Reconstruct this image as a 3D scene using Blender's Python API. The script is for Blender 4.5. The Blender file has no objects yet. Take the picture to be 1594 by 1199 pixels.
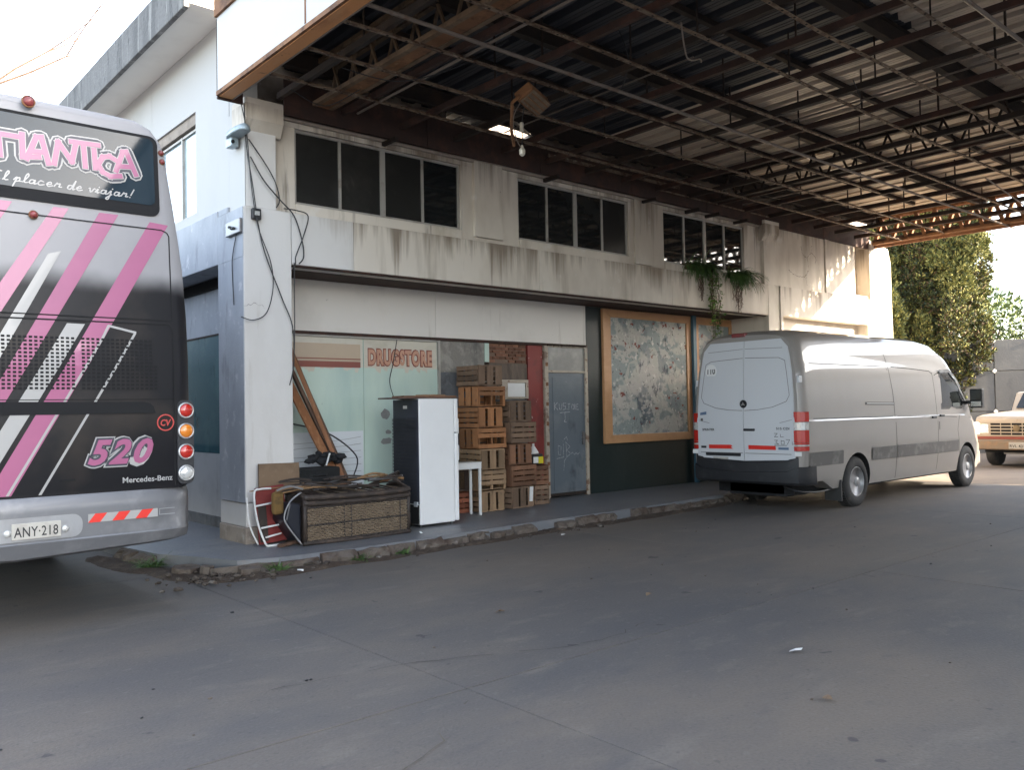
import bpy, math, random
from mathutils import Vector, Matrix, noise
random.seed(7)
SC = bpy.context.scene
COL = SC.collection
R = math.radians
V = Vector

# ------------------------------------------------------------------ camera, sky, sun, exposure
cd = bpy.data.cameras.new('camera')
cam = bpy.data.objects.new('camera', cd); COL.objects.link(cam)
cd.sensor_width = 36; cd.lens = 29.844; cd.clip_start = 0.05; cd.clip_end = 2000
right = V((0.7549, -0.6555, -0.0187)); back = V((-0.6554, -0.7547, -0.0303))
right.normalize(); back = (back - right * back.dot(right)).normalized(); up = back.cross(right)
cam.matrix_world = Matrix(((right.x, up.x, back.x, 0), (right.y, up.y, back.y, 0), (right.z, up.z, back.z, 1.6), (0, 0, 0, 1)))
SC.camera = cam

SUN_TO = V((1.0, -1.5, 0.62)).normalized()
SUN_EL = math.asin(SUN_TO.z); SUN_AZ = math.atan2(SUN_TO.x, SUN_TO.y)
w = bpy.data.worlds.new('World'); SC.world = w; w.use_nodes = True
nt = w.node_tree; bg = nt.nodes['Background']
sky = nt.nodes.new('ShaderNodeTexSky'); sky.sky_type = 'NISHITA'; sky.sun_disc = False
sky.sun_elevation = SUN_EL; sky.sun_rotation = SUN_AZ; sky.dust_density = 2.2; sky.air_density = 1.0; sky.ozone_density = 1.0; sky.altitude = 20
# bright, hazy evening sky: the clear sky washed out by thin white cloud
bw = nt.nodes.new('ShaderNodeRGBToBW'); nt.links.new(sky.outputs[0], bw.inputs[0])
mixs = nt.nodes.new('ShaderNodeMix'); mixs.data_type = 'RGBA'; mixs.inputs['Factor'].default_value = .5
nt.links.new(sky.outputs[0], mixs.inputs['A']); nt.links.new(bw.outputs[0], mixs.inputs['B'])
nt.links.new(mixs.outputs['Result'], bg.inputs[0]); bg.inputs[1].default_value = 0.15
sd = bpy.data.lights.new('sun', 'SUN'); sun = bpy.data.objects.new('sun', sd); COL.objects.link(sun)
sd.energy = 3.2; sd.angle = R(0.5); sd.color = (1.0, 0.83, 0.62)
sun.rotation_euler = SUN_TO.to_track_quat('Z', 'Y').to_euler(); sun.location = (20, -20, 30)
vs = SC.view_settings; vs.view_transform = 'Standard'; vs.look = 'None'; vs.exposure = 3.25; vs.gamma = 1
vs.use_curve_mapping = False
SC.display_settings.display_device = 'sRGB'
SC.cycles.max_bounces = 8; SC.cycles.diffuse_bounces = 4; SC.cycles.use_denoising = True

# ------------------------------------------------------------------ materials
def mat(name, c, rough=.6, metal=0., layers=(), bump=None, coat=0., rnd=0., world=False, spec=.5, emit=None, alpha=None):
    """layers: (colour, scale, (sx,sy,sz), lo, hi, opacity[, detail])"""
    m = bpy.data.materials.new(name); m.use_nodes = True
    t = m.node_tree; N = t.nodes; Lk = t.links
    b = N['Principled BSDF']
    b.inputs['Roughness'].default_value = rough; b.inputs['Metallic'].default_value = metal
    b.inputs['Specular IOR Level'].default_value = spec
    b.inputs['Coat Weight'].default_value = coat; b.inputs['Coat Roughness'].default_value = .04
    rgb = N.new('ShaderNodeRGB'); rgb.outputs[0].default_value = (*c, 1); cur = rgb.outputs[0]
    if world:
        co = N.new('ShaderNodeNewGeometry').outputs['Position']
    else:
        co = N.new('ShaderNodeTexCoord').outputs['Object']
        oi = N.new('ShaderNodeObjectInfo')
        ad = N.new('ShaderNodeVectorMath'); ad.operation = 'MULTIPLY_ADD'
        Lk.new(oi.outputs['Random'], ad.inputs[0]); ad.inputs[1].default_value = (37., 53., 71.); Lk.new(co, ad.inputs[2]); co = ad.outputs[0]
    for i, l in enumerate(layers):
        col, sc, st, lo, hi, op = l[:6]
        mp = N.new('ShaderNodeMapping'); mp.inputs['Scale'].default_value = st; mp.inputs['Location'].default_value = (i * 3.7, i * 1.9, i * 2.3); Lk.new(co, mp.inputs[0])
        no = N.new('ShaderNodeTexNoise'); no.inputs['Scale'].default_value = sc; no.inputs['Detail'].default_value = l[6] if len(l) > 6 else 5; no.inputs['Roughness'].default_value = .62
        Lk.new(mp.outputs[0], no.inputs['Vector'])
        mr = N.new('ShaderNodeMapRange'); mr.inputs['From Min'].default_value = lo; mr.inputs['From Max'].default_value = hi; mr.inputs['To Max'].default_value = op
        Lk.new(no.outputs['Fac'], mr.inputs['Value'])
        mx = N.new('ShaderNodeMix'); mx.data_type = 'RGBA'; Lk.new(mr.outputs[0], mx.inputs['Factor']); Lk.new(cur, mx.inputs['A']); mx.inputs['B'].default_value = (*col, 1)
        cur = mx.outputs['Result']
    if rnd:
        oi2 = N.new('ShaderNodeObjectInfo'); mr = N.new('ShaderNodeMapRange'); mr.inputs['To Min'].default_value = 1 - rnd; mr.inputs['To Max'].default_value = 1 + rnd
        Lk.new(oi2.outputs['Random'], mr.inputs['Value'])
        hs = N.new('ShaderNodeHueSaturation'); Lk.new(mr.outputs[0], hs.inputs['Value']); Lk.new(cur, hs.inputs['Color']); cur = hs.outputs[0]
    Lk.new(cur, b.inputs['Base Color'])
    if bump:
        st, sc = bump[:2]
        no = N.new('ShaderNodeTexNoise'); no.inputs['Scale'].default_value = sc; no.inputs['Detail'].default_value = 6; Lk.new(co, no.inputs['Vector'])
        bp = N.new('ShaderNodeBump'); bp.inputs['Strength'].default_value = st; bp.inputs['Distance'].default_value = bump[2] if len(bump) > 2 else .01
        Lk.new(no.outputs['Fac'], bp.inputs['Height']); Lk.new(bp.outputs[0], b.inputs['Normal'])
        mr = N.new('ShaderNodeMapRange'); mr.inputs['To Min'].default_value = max(.02, rough - .12); mr.inputs['To Max'].default_value = min(1, rough + .12)
        Lk.new(no.outputs['Fac'], mr.inputs['Value']); Lk.new(mr.outputs[0], b.inputs['Roughness'])
    if emit:
        b.inputs['Emission Color'].default_value = (*emit[0], 1); b.inputs['Emission Strength'].default_value = emit[1]
    return m

I3 = (1, 1, 1)
M = {}
M['yard'] = mat('yard_concrete', (.096, .089, .086), .7, layers=[
    ((.150, .126, .104), .22, (1, 1.6, 1), .41, .58, .9), ((.072, .072, .078), .45, (.6, 1.5, 1), .50, .66, .6),
    ((.19, .165, .14), 1.3, (1, 2.5, 1), .56, .72, .5), ((.06, .06, .065), 2.2, (1, 1.8, 1), .60, .74, .45), ((.24, .22, .2), 5, (1, 2, 1), .66, .74, .4),
    ((.03, .03, .033), 4.3, I3, .72, .75, .75, 2), ((.17, .16, .145), 16, I3, .60, .70, .35), ((.04, .04, .042), 21, I3, .60, .70, .4), ((.075, .072, .07), 60, I3, .45, .72, .45)], bump=(.5, 55, .006), world=True, rnd=.03)
M['dusty'] = mat('dusty_lot', (.18, .145, .115), .9, layers=[((.22, .18, .145), .5, I3, .5, .66, .7), ((.12, .10, .085), 1.6, (1, 2, 1), .55, .7, .6)], bump=(.4, 40, .006), world=True)
M['under'] = mat('joint_dirt', (.05, .045, .04), .9, layers=[((.2, .17, .13), .3, I3, .45, .6, .8)], world=True)
M['pave'] = mat('pavement_paint', (.15, .158, .175), .42, layers=[((.22, .215, .21), 1.2, (1, 2, 1), .5, .68, .6), ((.08, .08, .085), 2.5, I3, .56, .7, .55), ((.2, .17, .14), 4, I3, .6, .75, .5)], bump=(.3, 40, .004), world=True)
M['kerb'] = mat('kerb_concrete', (.115, .095, .08), .9, layers=[((.055, .032, .022), 5, I3, .45, .62, .75), ((.24, .22, .2), 9, I3, .62, .72, .5), ((.025, .022, .02), 12, I3, .55, .7, .6)], bump=(.8, 25, .02), world=True)
M['dirt'] = mat('soil', (.05, .033, .023), .95, layers=[((.11, .08, .055), 6, I3, .5, .65, .8), ((.035, .025, .02), 14, I3, .55, .65, .7)], bump=(.9, 35, .02), world=True)
M['stone'] = mat('rubble', (.11, .09, .075), .9, layers=[((.05, .035, .027), 6, I3, .45, .6, .8), ((.38, .36, .33), 3, I3, .6, .68, .7)], bump=(.6, 40, .01), rnd=.35)
M['wall'] = mat('old_white_paint', (.66, .605, .53), .75, layers=[
    ((.45, .395, .33), .7, (1, 1, .5), .44, .66, .8), ((.30, .25, .19), 1.7, (1.4, 1.4, .16), .56, .74, .7), ((.12, .095, .07), 4.2, (1.4, 1.4, .11), .645, .76, .75), ((.17, .17, .10), 2.4, (1.3, 1.3, .2), .66, .76, .6),
    ((.40, .36, .27), 1.5, (1, 1, .3), .62, .74, .6), ((.12, .10, .08), 9, I3, .70, .76, .5), ((.72, .70, .67), 3, I3, .62, .7, .4)], bump=(.25, 30, .006), world=True)
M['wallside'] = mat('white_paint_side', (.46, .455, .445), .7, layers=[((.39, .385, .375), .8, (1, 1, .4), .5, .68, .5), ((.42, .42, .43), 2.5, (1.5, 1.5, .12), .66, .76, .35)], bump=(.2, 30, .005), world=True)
M['dado'] = mat('faded_blue_band', (.395, .415, .455), .75, layers=[((.26, .28, .32), 1.4, (1, 1, .5), .45, .65, .65), ((.13, .13, .14), 3.2, (1, 1, .3), .58, .7, .55), ((.62, .62, .64), 5, I3, .6, .7, .6)], bump=(.4, 30, .008), world=True)
M['soffit'] = mat('eave_soffit', (.84, .79, .72), .8, layers=[((.72, .67, .61), 2, I3, .5, .7, .5)], world=True)
M['parapet'] = mat('weathered_parapet', (.17, .168, .165), .9, layers=[((.10, .10, .10), 3, (1, 1.2, .16), .46, .62, .75), ((.32, .315, .30), 5, (1, 1.3, .2), .56, .66, .7), ((.04, .04, .04), 11, (1, 1, .4), .58, .68, .6)], bump=(.7, 20, .02), world=True)
def drips(m, zones, col, lo=.47, hi=.64, op=.8, sc=2.6):
    """water-run grime hanging below ledges: zones are (ledge height, length of the runs)"""
    t = m.node_tree; N = t.nodes; L = t.links; b = N['Principled BSDF']; base = b.inputs['Base Color'].links[0].from_socket
    pos = N.new('ShaderNodeNewGeometry').outputs['Position']; sp = N.new('ShaderNodeSeparateXYZ'); L.new(pos, sp.inputs[0])
    mp = N.new('ShaderNodeMapping'); mp.inputs['Scale'].default_value = (1.3, 1.3, .05); L.new(pos, mp.inputs[0])
    no = N.new('ShaderNodeTexNoise'); no.inputs['Scale'].default_value = sc; no.inputs['Detail'].default_value = 7; no.inputs['Roughness'].default_value = .7; L.new(mp.outputs[0], no.inputs['Vector'])
    n2 = N.new('ShaderNodeTexNoise'); n2.inputs['Scale'].default_value = .55; n2.inputs['Detail'].default_value = 3; L.new(pos, n2.inputs['Vector'])
    for zt, ln in zones:
        up_ = N.new('ShaderNodeMapRange'); up_.inputs['From Min'].default_value = zt - ln; up_.inputs['From Max'].default_value = zt; up_.inputs['To Min'].default_value = -.17; up_.inputs['To Max'].default_value = .05; L.new(sp.outputs['Z'], up_.inputs['Value'])
        cut_ = N.new('ShaderNodeMath'); cut_.operation = 'LESS_THAN'; L.new(sp.outputs['Z'], cut_.inputs[0]); cut_.inputs[1].default_value = zt + .01
        a = N.new('ShaderNodeMath'); a.operation = 'ADD'; L.new(no.outputs['Fac'], a.inputs[0]); L.new(up_.outputs[0], a.inputs[1])
        a2 = N.new('ShaderNodeMath'); a2.operation = 'MULTIPLY_ADD'; L.new(n2.outputs['Fac'], a2.inputs[0]); a2.inputs[1].default_value = .30; L.new(a.outputs[0], a2.inputs[2])
        mr = N.new('ShaderNodeMapRange'); mr.inputs['From Min'].default_value = lo + .15; mr.inputs['From Max'].default_value = hi + .15; mr.inputs['To Max'].default_value = op; L.new(a2.outputs[0], mr.inputs['Value'])
        mu = N.new('ShaderNodeMath'); mu.operation = 'MULTIPLY'; L.new(mr.outputs[0], mu.inputs[0]); L.new(cut_.outputs[0], mu.inputs[1])
        mx = N.new('ShaderNodeMix'); mx.data_type = 'RGBA'; L.new(mu.outputs[0], mx.inputs['Factor']); L.new(base, mx.inputs['A']); mx.inputs['B'].default_value = (*col, 1); base = mx.outputs['Result']
    L.new(base, b.inputs['Base Color'])
drips(M['wall'], [(4.03, .62), (5.22, .75)], (.17, .125, .085))
M['header'] = mat('header_paint', (.76, .725, .685), .7, layers=[((.60, .57, .53), .8, I3, .5, .65, .5), ((.38, .33, .28), 3, (1.4, 1, .12), .64, .76, .45), ((.2, .17, .14), 14, I3, .69, .74, .4)], bump=(.15, 20, .006), world=True)
M['base'] = mat('pillar_base_stone', (.33, .28, .235), .85, layers=[((.18, .15, .13), 4, I3, .48, .64, .6), ((.5, .46, .42), 7, I3, .6, .7, .5)], bump=(.5, 30, .01), world=True)
M['rust'] = mat('rusty_steel', (.20, .095, .045), .8, .1, [((.34, .17, .075), 3, (1, .5, 1), .45, .65, .7), ((.075, .035, .02), 6, I3, .5, .66, .8), ((.42, .27, .15), 11, I3, .62, .72, .5)], bump=(.5, 60, .005), world=True)
M['orange'] = mat('orange_primer_steel', (.58, .26, .095), .65, 0, [((.28, .105, .045), 2.4, (1, .4, 1), .5, .66, .75), ((.55, .30, .14), 4, (1, .4, 1), .56, .7, .6), ((.10, .045, .025), 9, I3, .63, .72, .7)], bump=(.4, 40, .004), world=True)
M['redrust'] = mat('dark_red_primer', (.042, .022, .017), .8, 0, [((.085, .036, .024), 4, I3, .48, .64, .7), ((.03, .018, .015), 7, I3, .52, .66, .7)], bump=(.4, 50, .004), world=True)
M['darksteel'] = mat('dark_steel', (.03, .021, .017), .8, .1, [((.065, .036, .022), 4, I3, .5, .66, .6), ((.025, .02, .018), 7, I3, .5, .66, .6)], bump=(.4, 50, .004), world=True)
M['barpaint'] = mat('flaking_bar_paint', (.20, .145, .10), .75, 0, [((.075, .038, .022), 9, I3, .44, .58, .9), ((.42, .36, .29), 13, I3, .60, .70, .6), ((.06, .03, .02), 21, I3, .60, .68, .7)], bump=(.4, 60, .004), world=True)
M['tubepaint'] = mat('grey_brown_tube', (.19, .155, .13), .55, .2, [((.14, .08, .05), 6, I3, .55, .68, .7)], world=True)
M['sheetshade'] = mat('blue_black_shaded_sheet', (.05, .052, .06), .6, 0, [((.03, .03, .034), 1.4, (2, .4, 1), .46, .66, .75), ((.09, .07, .05), 3, (2, .6, 1), .62, .74, .6)], world=True)  # dark blue sheets, with the shade of the left bays painted in too
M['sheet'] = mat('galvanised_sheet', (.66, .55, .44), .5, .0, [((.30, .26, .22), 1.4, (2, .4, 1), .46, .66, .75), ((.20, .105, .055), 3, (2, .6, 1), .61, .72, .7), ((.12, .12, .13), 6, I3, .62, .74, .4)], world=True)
M['fascia'] = mat('white_fascia', (.47, .465, .46), .5, 0, [((.40, .395, .385), 1.4, (1, 1, .3), .54, .72, .4), ((.42, .28, .18), 5, (1, 1, .12), .70, .80, .5)], world=True)
M['alu'] = mat('aluminium_frame', (.42, .40, .37), .5, .4, [((.22, .18, .14), 5, I3, .55, .7, .6)], world=True)
M['dustglass'] = mat('dusty_window_glass', (.022, .022, .021), .22, 0, [((.045, .043, .04), 1.3, I3, .45, .65, .7), ((.07, .068, .06), 5, (1, 1, .5), .62, .72, .4)], spec=.4)
M['darkglass'] = mat('dark_window_glass', (.012, .014, .015), .03, 0, [((.03, .031, .03), 1.5, I3, .45, .65, .7)], spec=.6)
M['skyglass'] = mat('sky_reflecting_glass', (.28, .37, .40), .05, 0, [((.55, .65, .68), 2, I3, .5, .7, .6), ((.2, .25, .25), 9, I3, .70, .74, .6)], spec=.8, coat=.5)  # pale blue sky reflection painted into the pane colour
M['teal'] = mat('teal_glass', (.055, .135, .165), .10, 0, [((.09, .19, .21), 1.5, I3, .5, .65, .7), ((.02, .05, .06), 4, (1, 1, .4), .58, .7, .6)], world=True, coat=.4)
M['mint'] = mat('mint_backed_glass', (.52, .64, .565), .3, 0, [((.36, .50, .47), .8, (1.4, 1, .3), .46, .64, .7), ((.50, .62, .53), 1.7, (2, 1, .2), .54, .68, .5), ((.25, .33, .30), 7, I3, .68, .74, .5)], world=True, coat=1.)
M['paper'] = mat('white_window_paper', (.66, .69, .72), .6, 0, [((.55, .58, .62), 2, (1, 1, 2), .5, .66, .6)], world=True, coat=1.)
M['cream'] = mat('cream_sign', (.60, .56, .47), .5, 0, [((.50, .46, .37), 3, (1, 1, 2), .5, .64, .6), ((.68, .62, .5), 8, I3, .58, .7, .5)], world=True, coat=1.)
M['tan'] = mat('tan_sign', (.50, .39, .28), .5, 0, [((.45, .35, .25), 2, I3, .5, .7, .5)], world=True, coat=1.)
M['brickred'] = mat('red_stripe', (.25, .075, .055), .5, coat=.4)
M['peach'] = mat('peach_letter', (.62, .30, .20), .5, coat=.4)
M['peach2'] = mat('letter_face', (.56, .31, .21), .5, 0, [((.48, .25, .17), 9, I3, .5, .66, .6)], coat=.4)
M['cement'] = mat('grey_render', (.24, .225, .205), .9, 0, [((.36, .335, .30), 4, I3, .5, .6, .7), ((.11, .105, .105), 3, (1, 1, .6), .5, .64, .7), ((.45, .42, .38), 14, I3, .62, .7, .6)], bump=(.8, 30, .02), world=True)
M['cementdark'] = mat('dark_grey_render', (.115, .12, .13), .85, 0, [((.2, .2, .205), 6, I3, .52, .66, .6), ((.06, .06, .065), 4, I3, .5, .62, .6)], bump=(.6, 30, .015), world=True)  # darker render of the lower wall and skirting
M['brick'] = mat('old_brick', (.17, .08, .05), .9, 0, [((.26, .13, .085), 20, I3, .5, .65, .6)], bump=(.5, 60, .005), rnd=.35)
M['mortar'] = mat('mortar_smears', (.17, .115, .085), .9, 0, [((.36, .29, .24), 8, (1, 1, 3), .60, .68, .8)], bump=(.5, 40, .01), world=True)
M['redpanel'] = mat('torn_red_panel', (.22, .035, .03), .55, 0, [((.13, .03, .028), 4, I3, .5, .62, .6), ((.55, .52, .5), 6, (1.5, 1, .8), .66, .675, .9)], world=True)
M['door'] = mat('grey_blue_door', (.13, .155, .18), .5, .1, [((.19, .21, .225), 1.6, I3, .5, .66, .6), ((.045, .055, .07), 3, (1, 1, .6), .57, .7, .75), ((.28, .3, .3), 11, I3, .66, .72, .5)], bump=(.15, 12, .006), world=True)
M['doorframe'] = mat('beige_door_frame', (.42, .36, .29), .6, 0, [((.16, .08, .045), 9, I3, .54, .62, .85), ((.28, .25, .22), 3, I3, .5, .66, .6)], bump=(.3, 40, .005), world=True)
M['glassgrey'] = mat('dusty_transom', (.25, .25, .24), .3, 0, [((.36, .35, .33), 4, I3, .5, .64, .6), ((.15, .155, .155), 2, I3, .5, .66, .6)], world=True, coat=.3)
M['green'] = mat('black_green_wall', (.012, .022, .022), .45, 0, [((.03, .04, .038), 2, (1, 1, .4), .54, .7, .5), ((.10, .115, .115), 6, (1.2, 1, .5), .69, .73, .5)], bump=(.15, 30, .004), world=True)
M['woodframe'] = mat('varnished_frame', (.50, .27, .13), .5, 0, [((.40, .205, .095), 4, (1, 1, 1), .46, .66, .6), ((.58, .34, .18), 12, (.4, 1, 2), .55, .7, .4)], world=True, coat=.15)
M['blue'] = mat('petrol_blue_post', (.045, .115, .165), .5, 0, [((.03, .07, .10), 3, (1, 1, .4), .5, .66, .7), ((.2, .24, .26), 14, I3, .68, .73, .5)], world=True)

def poster_mat(name, c):
    return mat(name, c, .65, 0, [
        ((.50, .47, .42), 1.3, (1, 1, 1.2), .50, .54, .7, 3), ((.16, .19, .205), 1.9, (1.3, 1, .9), .52, .58, .6, 4), ((.46, .43, .40), 3.3, (1, 1, 1.6), .56, .58, .8, 5),
        ((.045, .05, .075), 2.3, (1.6, 1, .9), .61, .66, .85, 9), ((.10, .12, .125), 6, I3, .61, .66, .6, 9), ((.62, .60, .56), 8, I3, .60, .63, .85, 9), ((.20, .04, .025), 3.6, (1, 1, 1.2), .625, .64, .95, 4),
        ((.03, .03, .035), 15, I3, .60, .66, .8, 8)], bump=(.6, 14, .015), world=True)
M['poster'] = poster_mat('torn_poster', (.25, .29, .285))
M['chalk'] = mat('faded_chalk', (.46, .47, .48), .9, 0, [((.15, .17, .19), 30, I3, .45, .6, .8)], world=True)
M['chrome'] = mat('bright_metal', (.6, .6, .6), .2, 1.)
M['steelgrey'] = mat('grey_metal', (.25, .25, .26), .45, .7)
M['black'] = mat('black_plastic', (.018, .019, .022), .5, 0, [((.05, .05, .052), 6, I3, .55, .7, .5)])
M['rubber'] = mat('tyre_rubber', (.022, .022, .023), .8, 0, [((.07, .062, .055), 5, I3, .5, .7, .5)], bump=(.4, 40, .004))
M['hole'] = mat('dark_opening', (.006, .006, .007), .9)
M['white'] = mat('white_paint', (.72, .72, .71), .45, 0, [((.6, .6, .59), 3, I3, .5, .7, .4)])
M['redlens'] = mat('red_lens', (.42, .02, .012), .15, 0, spec=.7, coat=.6)
M['amber'] = mat('amber_lens', (.65, .20, .02), .15, 0, spec=.7, coat=.6)
M['clearlens'] = mat('clear_lens', (.62, .62, .6), .12, .3, [((.3, .3, .3), 18, I3, .5, .6, .7)], coat=.6)
M['redtape'] = mat('red_tape', (.62, .03, .02), .45)
M['plate'] = mat('licence_plate', (.42, .40, .36), .5, 0, [((.3, .28, .25), 12, I3, .5, .65, .6)])
M['wallclean'] = mat('corner_white_paint', (.66, .645, .625), .75, layers=[((.56, .535, .50), 1.1, (1, 1, .5), .48, .68, .6), ((.40, .36, .31), 3, (1.5, 1.5, .2), .62, .76, .5), ((.30, .17, .09), 7, (1.6, 1.6, .16), .72, .80, .7)], bump=(.25, 30, .006), world=True)
drips(M['wallclean'], [(4.03, .5)], (.30, .25, .2), .5, .68, .6)
M['board'] = mat('grey_board', (.13, .10, .08), .85, 0, [((.2, .155, .12), 5, (1, 1, .25), .5, .64, .7), ((.07, .055, .045), 9, (1.5, 1, .2), .52, .66, .7)], bump=(.4, 30, .005), world=True)
M['dado2'] = mat('grey_lower_wall', (.42, .42, .43), .75, 0, [((.32, .32, .33), 1.5, I3, .5, .66, .6), ((.2, .19, .18), 4, (1, 1, .3), .6, .72, .5)], bump=(.2, 30, .005), world=True)
M['tubepaint2'] = mat('brown_truss_paint', (.15, .095, .055), .7, 0, [((.24, .16, .10), 3, (1, .6, 1), .48, .64, .7), ((.05, .035, .025), 6, I3, .52, .66, .7)], bump=(.4, 50, .004), world=True)
M['woodrust'] = mat('rust_brown_edge', (.22, .10, .05), .8, 0, [((.36, .19, .09), 4, (1, .4, 1), .48, .64, .7), ((.09, .04, .025), 8, I3, .54, .66, .7)], bump=(.4, 40, .004), world=True)
M['blackvinyl'] = mat('dark_vinyl', (.035, .035, .05), .4)
M['chromepaint'] = mat('silver_badge', (.5, .5, .5), .3, .6)
M['redvinyl'] = mat('red_vinyl', (.45, .06, .05), .4)
M['dulllens'] = mat('dull_marker_lens', (.22, .045, .045), .3, 0, [((.12, .06, .06), 20, I3, .5, .65, .6)])
M['silverdark'] = mat('recess_silver', (.30, .305, .315), .42, .35, [((.22, .22, .225), 3, I3, .5, .66, .6)])  # second silver, for the plate recess and lamp blank
M['rimgrey'] = mat('painted_rim', (.38, .38, .39), .45, .5, [((.2, .19, .18), 9, I3, .52, .66, .6)])
M['flap'] = mat('mud_flap', (.03, .03, .03), .7, 0, [((.2, .2, .2), 14, (1, 1, 2), .68, .72, .6)])
M['bluesticker'] = mat('blue_sticker', (.10, .15, .24), .5)
M['goldbadge'] = mat('dull_badge', (.16, .12, .07), .4, .4)
M['redstrip'] = mat('faded_red_trim', (.24, .05, .035), .5)
M['enamel'] = mat('white_enamel', (.76, .765, .77), .32, 0, [((.68, .685, .69), 1.5, I3, .5, .7, .5), ((.45, .36, .25), 7, (1, 1, .3), .69, .75, .5)], coat=.3)
M['fridgeback'] = mat('blue_black_back', (.035, .04, .055), .55, 0, [((.07, .075, .09), 3, I3, .5, .66, .6)])
M['clearplastic'] = mat('grey_plastic', (.4, .42, .45), .4)
M['wicker'] = mat('weathered_wicker', (.185, .137, .092), .8, 0, [((.13, .095, .065), 9, I3, .46, .62, .7), ((.34, .28, .21), 22, I3, .56, .7, .6)])
M['wickerdark'] = mat('dark_cane', (.035, .026, .022), .6, 0, [((.085, .06, .045), 8, I3, .52, .66, .7)])
M['wickertan'] = mat('split_cane', (.26, .155, .075), .75, 0, [((.14, .08, .04), 9, I3, .5, .64, .6)])
M['tarp'] = mat('black_cover', (.016, .018, .026), .4, 0, [((.05, .052, .06), 6, I3, .56, .7, .6)])
M['foam'] = mat('mustard_foam', (.16, .095, .03), .9, 0, [((.08, .05, .02), 12, I3, .48, .62, .7)])
M['timber'] = mat('orange_timber', (.25, .105, .045), .7, 0, [((.19, .08, .032), 5, (1, 1, .25), .48, .64, .7), ((.40, .21, .10), 12, (1.5, 1.5, .2), .54, .68, .6), ((.08, .04, .025), 16, I3, .66, .72, .7)], bump=(.3, 40, .003))
M['timberdark'] = mat('dark_timber', (.10, .055, .035), .75, 0, [((.17, .10, .065), 7, (1, 1, .3), .5, .66, .6)], bump=(.3, 40, .003))
M['case'] = mat('dark_case', (.006, .007, .008), .85, 0, [((.05, .055, .055), 7, I3, .54, .7, .5)], bump=(.2, 80, .002))
M['cloth'] = mat('dark_cloth', (.014, .015, .018), .95, bump=(.6, 40, .01))
M['cardboard'] = mat('brown_board', (.20, .135, .085), .85, 0, [((.13, .085, .055), 4, I3, .5, .64, .6), ((.28, .2, .14), 11, I3, .58, .7, .5)])
M['redcloth'] = mat('red_canvas', (.19, .028, .025), .75, 0, [((.10, .02, .02), 4, I3, .5, .66, .6), ((.26, .06, .05), 12, I3, .58, .7, .4)], bump=(.3, 90, .002))
M['lampblue'] = mat('pale_blue_lamp', (.36, .44, .48), .4, .2, [((.2, .25, .28), 8, I3, .54, .66, .6)])
M['yellow'] = mat('yellow_label', (.62, .52, .02), .5)
M['fenceplate'] = mat('grey_plate', (.105, .104, .102), .8, 0, [((.14, .137, .13), 1.2, I3, .5, .66, .6), ((.065, .065, .068), 2.6, (1, 1, .5), .56, .7, .6), ((.07, .06, .05), 8, I3, .66, .74, .5)], bump=(.3, 20, .01), rnd=.1)
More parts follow.
